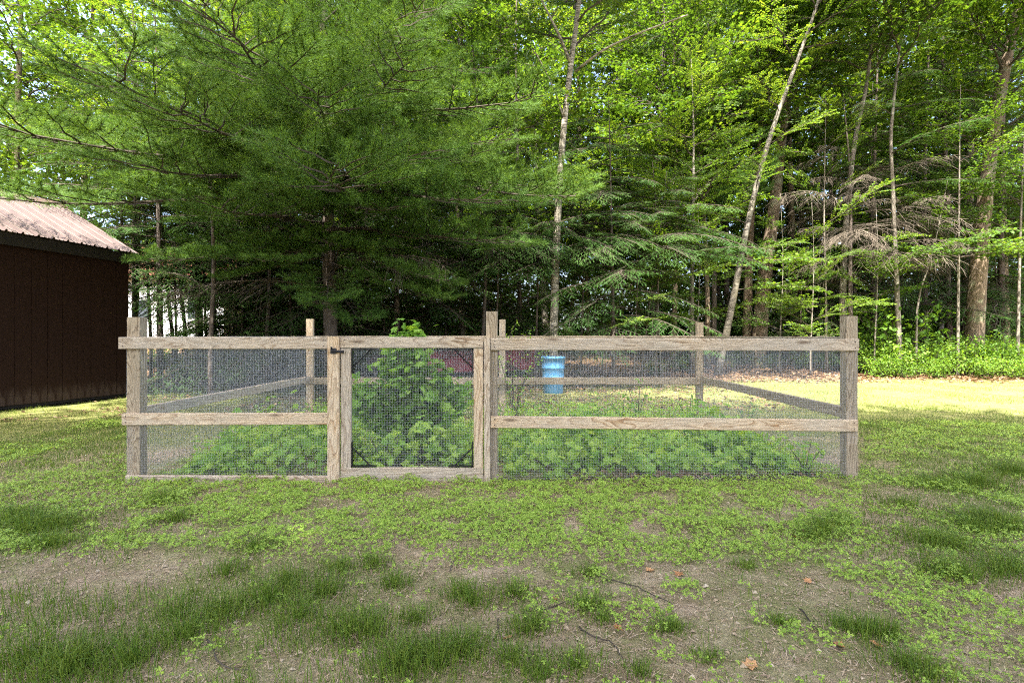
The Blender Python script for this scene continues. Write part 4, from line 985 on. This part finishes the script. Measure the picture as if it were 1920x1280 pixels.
def litter():
    tb = TB(); xs, ys, ss = [], [], []
    def area(n, x0, x1, y0, y1, s0, s1, th=.0, sc=1.3, seed=91):
        x = RNG.uniform(x0, x1, n); y = RNG.uniform(y0, y1, n); k = patch(x, y, sc, seed) > th
        k &= ~in_shed(x, y)
        xs.append(x[k]); ys.append(y[k]); ss.append(RNG.uniform(s0, s1, k.sum()))
    area(9000, 1.5, 17, 13.4, 16.6, .05, .11, .36); area(9000, -12, 22, 14.5, 22, .06, .12); area(4500, -4.5, 5, 8.4, 13.4, .04, .09, .38)
    area(420, .5, 2.45, 4.26, 4.40, .02, .05); area(500, -2.8, 2.6, 4.5, 7.8, .03, .06, .4); area(900, -8.0, -5.5, 7.2, 10.5, .03, .07, .40); area(60, -2.6, -1.2, 4.24, 4.34, .02, .04)
    x = np.concatenate(xs); y = np.concatenate(ys); s_ = np.concatenate(ss); n = len(x)
    az = RNG.uniform(0, 6.28, n); dv = np.stack([np.cos(az), np.sin(az), RNG.normal(0, .25, n)], 1)
    tb.scatter(OVAL_V, OVAL_T, np.stack([x, y, gz(x, y) + .012 + RNG.random(n) * .03], 1), frames(dv, np.array([0, 0, 1.0]) + RNG.normal(0, .35, (n, 3))), np.stack([s_, s_ * 1.1, s_ * RNG.uniform(-2, 3, n)], 1))
    o = obj('leaf_litter', tb.mesh('leaf_litter', [M['litter']])); tag(o, 'dry brown leaf litter along the forest edge', 'leaf litter', kind='stuff')
    tb = TB(); n = 36000; x = RNG.uniform(-3.6, 4.2, n); y = 1.65 + RNG.random(n) * 2.5
    az = RNG.uniform(0, 6.28, n); dv = np.stack([np.cos(az), np.sin(az), RNG.normal(0, .12, n)], 1); ln = RNG.uniform(.008, .045, n)
    tb.scatter([(0, -.5, 0), (0, .5, 0), (1, .4, 0), (1, -.4, 0)], [(0, 2, 1), (0, 3, 2)], np.stack([x, y, gz(x, y) + .006], 1), frames(dv), np.stack([ln, RNG.uniform(.001, .004, n), ln], 1))
    o = obj('straw', tb.mesh('straw', [M['straw']])); tag(o, 'dry needles and chips scattered over the foreground soil', 'straw', kind='stuff')
litter()
def crumbs():
    tb = TB(); n = 26000; x = RNG.uniform(-3.4, 4.0, n); y = 1.65 + RNG.random(n) ** 1.2 * 2.3
    s_ = RNG.exponential(.0028, n) + .0018; s_ = np.clip(s_, 0, .016)
    V = [(1, 0, 0), (-.4, .9, .1), (-.5, -.8, 0), (.1, .1, .75)]; T_ = [(0, 1, 3), (1, 2, 3), (2, 0, 3)]
    az = RNG.uniform(0, 6.28, n); dv = np.stack([np.cos(az), np.sin(az), RNG.normal(0, .3, n)], 1)
    tb.scatter(V, T_, np.stack([x, y, gz(x, y) + .001], 1), frames(dv), np.stack([s_, s_, s_], 1))
    o = obj('soil_crumbs', tb.mesh('soil_crumbs', [M['crumb']])); tag(o, 'small pebbles and crumbs of earth on the foreground soil', 'gravel', kind='stuff')
crumbs()

# ------------------------------------------------------------------ weeds in the garden
def leafy(tb, pos, out, s0, s1, tv, tt, m=1, droop=.35, stretch=1.0):
    pos = np.asarray(pos); n = len(pos); d = np.asarray(out, float) + RNG.normal(0, .45, (n, 3)); d[:, 2] -= droop
    up = np.array([0, -.45, 1.0]) + RNG.normal(0, .35, (n, 3)); s_ = RNG.uniform(s0, s1, n)
    tb.scatter(tv, tt, pos, frames(d, up), np.stack([s_, s_ * stretch, s_ * RNG.uniform(.4, 1.5, n)], 1), m)
def weed_mass():
    tb = TB(); P_, O_ = [], []
    def hump(n, x0, x1, y0, y1, hmax, seed):
        x = RNG.uniform(x0, x1, n); y = RNG.uniform(y0, y1, n); e = np.minimum(1, np.minimum((x - x0) / .25, (x1 - x) / .25)) * np.minimum(1, (y - y0) / .06 + .25)
        h = hmax * (.05 + 1.5 * np.clip(patch(x, y, 2.6, seed) - .12, 0, 1) ** 1.2) * np.clip(e, .15, 1); z = gz(x, y) + .03 + h * RNG.random(n) ** .6
        P_.append(np.stack([x, y, z], 1)); O_.append(np.stack([RNG.normal(0, .6, n), np.full(n, -.7), np.zeros(n)], 1))
        for k in range(n // 14):
            i = RNG.integers(n); p = np.array([x[i], y[i], z[i]]); b_ = np.array([x[i] + RNG.normal(0, .06), y[i] + .05, gz(x[i], y[i])])
            tb.tube([b_, (b_ + p) / 2 + RNG.normal(0, .02, 3), p], (.003, .0025, .0015), 3, 0, False)
    hump(1500, -.05, 2.36, 4.33, 5.1, .50, 5); hump(700, .9, 2.2, 4.6, 5.6, .55, 6); hump(500, -.1, 1.2, 5.0, 6.2, .55, 9); hump(800, -2.7, -1.35, 4.40, 5.5, .48, 7); hump(420, -1.38, -.16, 4.45, 5.2, .48, 10); hump(300, -2.6, -.4, 5.6, 6.8, .5, 12); hump(260, -2.75, -2.2, 4.45, 5.2, .22, 8)
    pos = np.vstack(P_); leafy(tb, pos, np.vstack(O_), .045, .10, MAPLE_V, MAPLE_T, 1, .45)
    n = 13000; x = RNG.uniform(-2.8, 2.6, n); y = RNG.uniform(4.6, 7.8, n); k = patch(x, y, 1.5, 44) > .42; x, y = x[k], y[k]; n = len(x)
    pos = np.stack([x, y, gz(x, y) + .02 + (.34 * RNG.random(n)) * patch(x, y, 1.5, 44)], 1)
    leafy(tb, pos, RNG.normal(0, 1, (n, 3)) * np.array([1, 1, .2]), .025, .065, OVAL_V, OVAL_T, 1, .1)
    o = obj('weed_patch', tb.mesh('weed_patch', [M['twig'], M['weed']])); tag(o, 'tangle of lobed green weeds filling the bed behind the mesh', 'weeds', kind='stuff')
weed_mass()
def plant(name, label, cx, cy, stems, leaf, nl, s0, s1, mat='weed', cat='plant', spread=.05):
    """a small plant: stems as lists of points, leaves set along them"""
    g = float(gz(np.array([cx]), np.array([cy]))[0]); root = empty(name, (cx, cy, g)); tag(root, label, cat)
    ts, tl = TB(), TB(); tv, tt = leaf
    for st in stems:
        P = smooth_path([(0, 0, -.02)] + list(st), 9); ts.tube(P, np.linspace(.007, .002, 9), 4)
        t = RNG.uniform(.12, 1, nl); pos = np.array([along(P, min(q, .99))[0] for q in t]) + RNG.normal(0, spread, (nl, 3)); pos[:, 2] = np.clip(pos[:, 2], .02, None)
        leafy(tl, pos, RNG.normal(0, 1, (nl, 3)) * np.array([1, 1, .3]) + np.array([0, -.5, 0]), s0, s1, tv, tt, 0, .5)
    obj('stem', ts.mesh('stem', [M['twig']]), root); obj('foliage', tl.mesh('foliage', [M[mat]]), root)
MP, OV, DI = (MAPLE_V, MAPLE_T), (OVAL_V, OVAL_T), (DIAM_V, DIAM_T)
st = []
for k in range(21):
    a = -1 + 2 * (k + RNG.random()) / 21; h = RNG.uniform(.6, 1.0) * (1.10 - .38 * abs(a) ** 1.6)
    st.append([(a * .18, RNG.uniform(-.1, .15), h * .4), (a * .42, RNG.uniform(-.15, .2), h * .8), (a * .53 + RNG.normal(0, .04), RNG.uniform(-.2, .2), h)])
st += [[(.02, .05, .6), (.0, .08, 1.0), (.02, .05, 1.18)], [(-.03, .05, .6), (-.08, .05, 1.0), (-.09, .0, 1.15)], [(.05, .05, .6), (.10, .0, .98), (.13, .0, 1.14)]]
plant('maple_sapling', 'bushy green sapling filling the gate and topping its upper rail', -.95, 4.95, st, MP, 105, .05, .105, spread=.055)
plant('climbing_vine', 'small-leaved vine arching beside the rear middle post', .05, 7.55, [[(-.05, 0, .6), (-.1, 0, 1.1), (.02, -.05, 1.35)], [(.1, 0, .5), (.3, -.1, .85), (.62, -.1, 1.08)], [(-.05, 0, .5), (.15, 0, 1.0), (.2, 0, 1.25)], [(.05, 0, .4), (.25, 0, .7), (.4, 0, 1.0)], [(-.1, 0, .4), (-.2, -.1, .8), (-.28, -.1, .95)]], OV, 60, .025, .05, spread=.035)
for k, (a, b_, Y, h, lab) in enumerate(((1165, 725, 6.6, .45, 'yellow-green weed stalk right of the blue barrel'), (1195, 725, 7.2, .62, 'wispy weed with pale leaves midway along the rear rail'), (1400, 760, 6.8, .35, 'leafy weed against the right side rail'), (500, 745, 6.6, .42, 'bright young weed left of the rear left post'), (1290, 735, 7.0, .40, 'pale green seedling left of the rear right post'), (1085, 870, 4.55, .30, 'bright lobed seedling low behind the right panel'), (1510, 880, 4.40, .26, 'upright grassy weed near the right corner post'), (720, 880, 4.6, .35, 'pale lobed seedling at the foot of the gate'))):
    X = (a - CX) / FPX * Y; plant('garden_weed', lab, X, Y, [[(.02, 0, h * .5), (.05, 0, h)], [(-.05, 0, h * .4), (-.12, 0, h * .75)], [(.06, .0, h * .4), (.14, 0, h * .8)]], (OV, OV, OV, MP, OV, MP, OV, MP)[k], 16, .04, .08, 'weed', spread=.03)

# ------------------------------------------------------------------ shrubs along the forest edge
def shrub_mesh(seed, h=1.0):
    rng = np.random.default_rng(seed); ts, tl = TB(), TB(); pos, out = [], []
    for k in range(26):
        a = rng.uniform(0, 6.28); r_ = rng.uniform(.15, .85); hh = h * rng.uniform(.55, 1.05) * (1 - .35 * r_ ** 2)
        P = smooth_path([(0.1 * math.cos(a), .1 * math.sin(a), 0), (r_ * .55 * math.cos(a), r_ * .55 * math.sin(a), hh * .6), (r_ * math.cos(a), r_ * math.sin(a), hh)], 7)
        ts.tube(P, np.linspace(.008, .002, 7), 3, 0, False)
        for q in np.linspace(.25, 1, 42):
            p, d = along(P, min(q, .99)); pos.append(p + rng.normal(0, .085, 3)); out.append(d * .3 + rng.normal(0, .7, 3))
    pos = np.array(pos); pos[:, 2] = np.clip(pos[:, 2], .03, None); n = len(pos); d = np.array(out); d[:, 2] -= .2
    s_ = rng.uniform(.045, .085, n)
    tl.scatter(OVAL_V, OVAL_T, pos, frames(d, np.array([0, 0, 1.0]) + rng.normal(0, .35, (n, 3))), np.stack([s_, s_ * 1.1, s_], 1))
    return ts.mesh('shrub_stem', [M['twig']]), tl.mesh('shrub_foliage', [M['shrub']])
SH = [shrub_mesh(1), shrub_mesh(2), shrub_mesh(3)]
def shrub(label, px, Y, sc, group=None, k=0):
    x = (px - CX) / FPX * Y; root = empty('shrub', (x, Y, float(terr(x, Y)) - .03), (0, 0, k * 1.3)); root.scale = (sc * 1.3, sc * 1.3, sc * 1.12)
    tag(root, label, 'shrub', group); s_, f_ = SH[k % 3]; obj('stem', s_, root); obj('foliage', f_, root)
k = 0
for (px, Y, sc) in ((1628, 15.8, .92), (1665, 15.2, .95), (1702, 15.6, .88), (1738, 15.1, .82), (1770, 15.7, .9), (1800, 15.2, .98), (1838, 15.6, 1.05), (1868, 15.1, .95), (1898, 15.5, .85), (1930, 15.2, .8), (1650, 16.8, 1.0), (1720, 17.0, .9), (1790, 17.2, 1.0), (1880, 16.9, .95), (1645, 14.6, .6), (1700, 14.5, .5), (1760, 14.4, .55), (1850, 14.4, .6), (1910, 14.3, .6), (1975, 15.2, .9)):
    k += 1; shrub('low leafy shrub in the thicket right of the corner post', px, Y, sc, 'low shrubs along the forest edge', k)
for (px, Y, sc, lab) in ((1560, 16.5, .62, 'low shrub behind the right end of the fence'), (1500, 17.0, .55, 'small shrub behind the right panel near the young hemlock'), (1440, 17.2, .5, 'small shrub at the foot of the stout leaning trunk'), (1380, 17.6, .5, 'small shrub right of the leaning birch foot'), (1285, 16.0, .55, 'pale fern-like shrub left of the rear right post'), (1225, 15.0, .45, 'tiny shrub by the low maple saplings'), (1680, 16.2, 1.9, 'taller shrub with layered leaves above the thicket')):
    k += 1; shrub(lab, px, Y, sc, None, k)
for (px, Y, sc, lab) in ((300, 17.0, .8, 'shrub below the white house, left one'), (420, 17.5, 1.0, 'shrub right of the white house'), (520, 15.0, .9, 'shrub left of the white pine trunk'), (345, 14.5, .35, 'tuft of leaves on the sunny patch behind the left panel')):
    k += 1; shrub(lab, px, Y, sc, None, k)

# ------------------------------------------------------------------ fallen leaves and twigs in the foreground
def leaf_mesh(seed):
    rng = np.random.default_rng(seed); V = np.array(MAPLE_V); V[:, 2] = np.abs(V[:, 1]) * rng.uniform(.15, .5) + rng.normal(0, .06, len(V)) + .1 * V[:, 0] * rng.uniform(-.5, 1); V[:, 2] -= V[:, 2].min()
    return mesh_np('fallen_leaf', V, MAPLE_T, [M['fallen']])
LF = [leaf_mesh(k) for k in range(4)]
for k, (a, b_, s_, lab) in enumerate(((1483, 1008, .085, 'tan fallen leaf left of the dark grass bunch before the right panel'), (1213, 1073, .06, 'orange-brown fallen leaf on bare soil right of centre'), (1276, 1078, .06, 'reddish fallen leaf just right of the orange-brown one'), (1166, 1185, .06, 'pale tan curled leaf on the lower middle soil'), (958, 1196, .05, 'yellow-brown leaf at the edge of the lower middle grass'), (750, 1236, .065, 'brown leaf by the bright seedling at the bottom'),
        (1583, 1219, .05, 'rusty leaf left of the lower right grass bunch'), (1652, 1217, .05, 'rusty leaf below the lower right grass bunch'), (1420, 1254, .07, 'large curled leaf at the bottom right of centre'), (1752, 1258, .045, 'small brown leaf at the lower right'), (1043, 1126, .04, 'small red-brown leaf in the centre of the bare soil'), (470, 935, .05, 'small pinkish leaf near the kick board'), (1520, 1090, .05, 'yellowed leaf among the weeds right of centre'), (1858, 985, .05, 'tan leaf near the right edge grass'))):
    g = GP(a, b_); o = obj('fallen_leaf', LF[k % 4]); o.location = (g.x, g.y, float(gz(np.array([g.x]), np.array([g.y]))[0]) + .006); o.scale = (s_ * .78,) * 3; o.rotation_euler = (RNG.normal(0, .15), RNG.normal(0, .15), RNG.uniform(0, 6.28))
    tag(o, lab, 'leaf', 'fallen leaves in the foreground')
for k, (pts, r_, lab) in enumerate((([(388, 1200), (402, 1220), (410, 1242), (432, 1256), (465, 1258)], .006, 'pale curved twig at the bottom left'), ([(163, 980), (162, 1010), (148, 1030), (130, 1050)], .006, 'bent twig left of the fence on the bare earth edge'), ([(447, 998), (462, 1022), (490, 1032)], .005, 'small crooked twig below the left panel'), ([(562, 1150), (600, 1163), (642, 1180)], .006, 'grey twig in the lower left grass'), ([(844, 1068), (850, 1050), (876, 1020)], .005, 'thin twig below the gate'), ([(985, 1146), (1020, 1145), (1062, 1130)], .006, 'dark twig in the middle of the soil'),
        ([(1135, 1088), (1180, 1102), (1220, 1118), (1262, 1142)], .006, 'long dark twig right of centre'), ([(1086, 1178), (1110, 1198), (1145, 1206), (1168, 1240)], .006, 'dark crooked twig low in the middle'), ([(758, 1256), (785, 1232), (812, 1212)], .005, 'twig beside the brown leaf at the bottom'), ([(934, 1158), (933, 1172), (938, 1192)], .005, 'short bent twig near the yellow-brown leaf'), ([(1500, 1142), (1530, 1182), (1580, 1228)], .006, 'thin twig left of the lower right grass'), ([(375, 912), (400, 914), (462, 918)], .006, 'stick lying along the kick board'), ([(1190, 912), (1240, 908), (1320, 914)], .006, 'stick among dry leaves under the right panel'), ([(1815, 1012), (1870, 1018), (1915, 1038)], .006, 'dark stick at the right edge'))):
    tb = TB(); P = [GP(*p) for p in pts]; o0 = P[0]
    Q = smooth_path([(p.x - o0.x, p.y - o0.y, float(gz(np.array([p.x]), np.array([p.y]))[0]) - o0.z + .007 + .006 * (j % 2)) for j, p in enumerate(P)], 12); Q += np.random.default_rng(k).normal(0, .002, Q.shape)
    tb.tube(Q, np.linspace(r_ * .55, r_ * .28, 12), 5); o = obj('twig', tb.mesh('twig', [M['deadtwig'] if k in (0, 1, 2, 3, 4, 11) else M['twig']], True)); o.location = o0; tag(o, lab, 'twig', 'twigs on the ground')
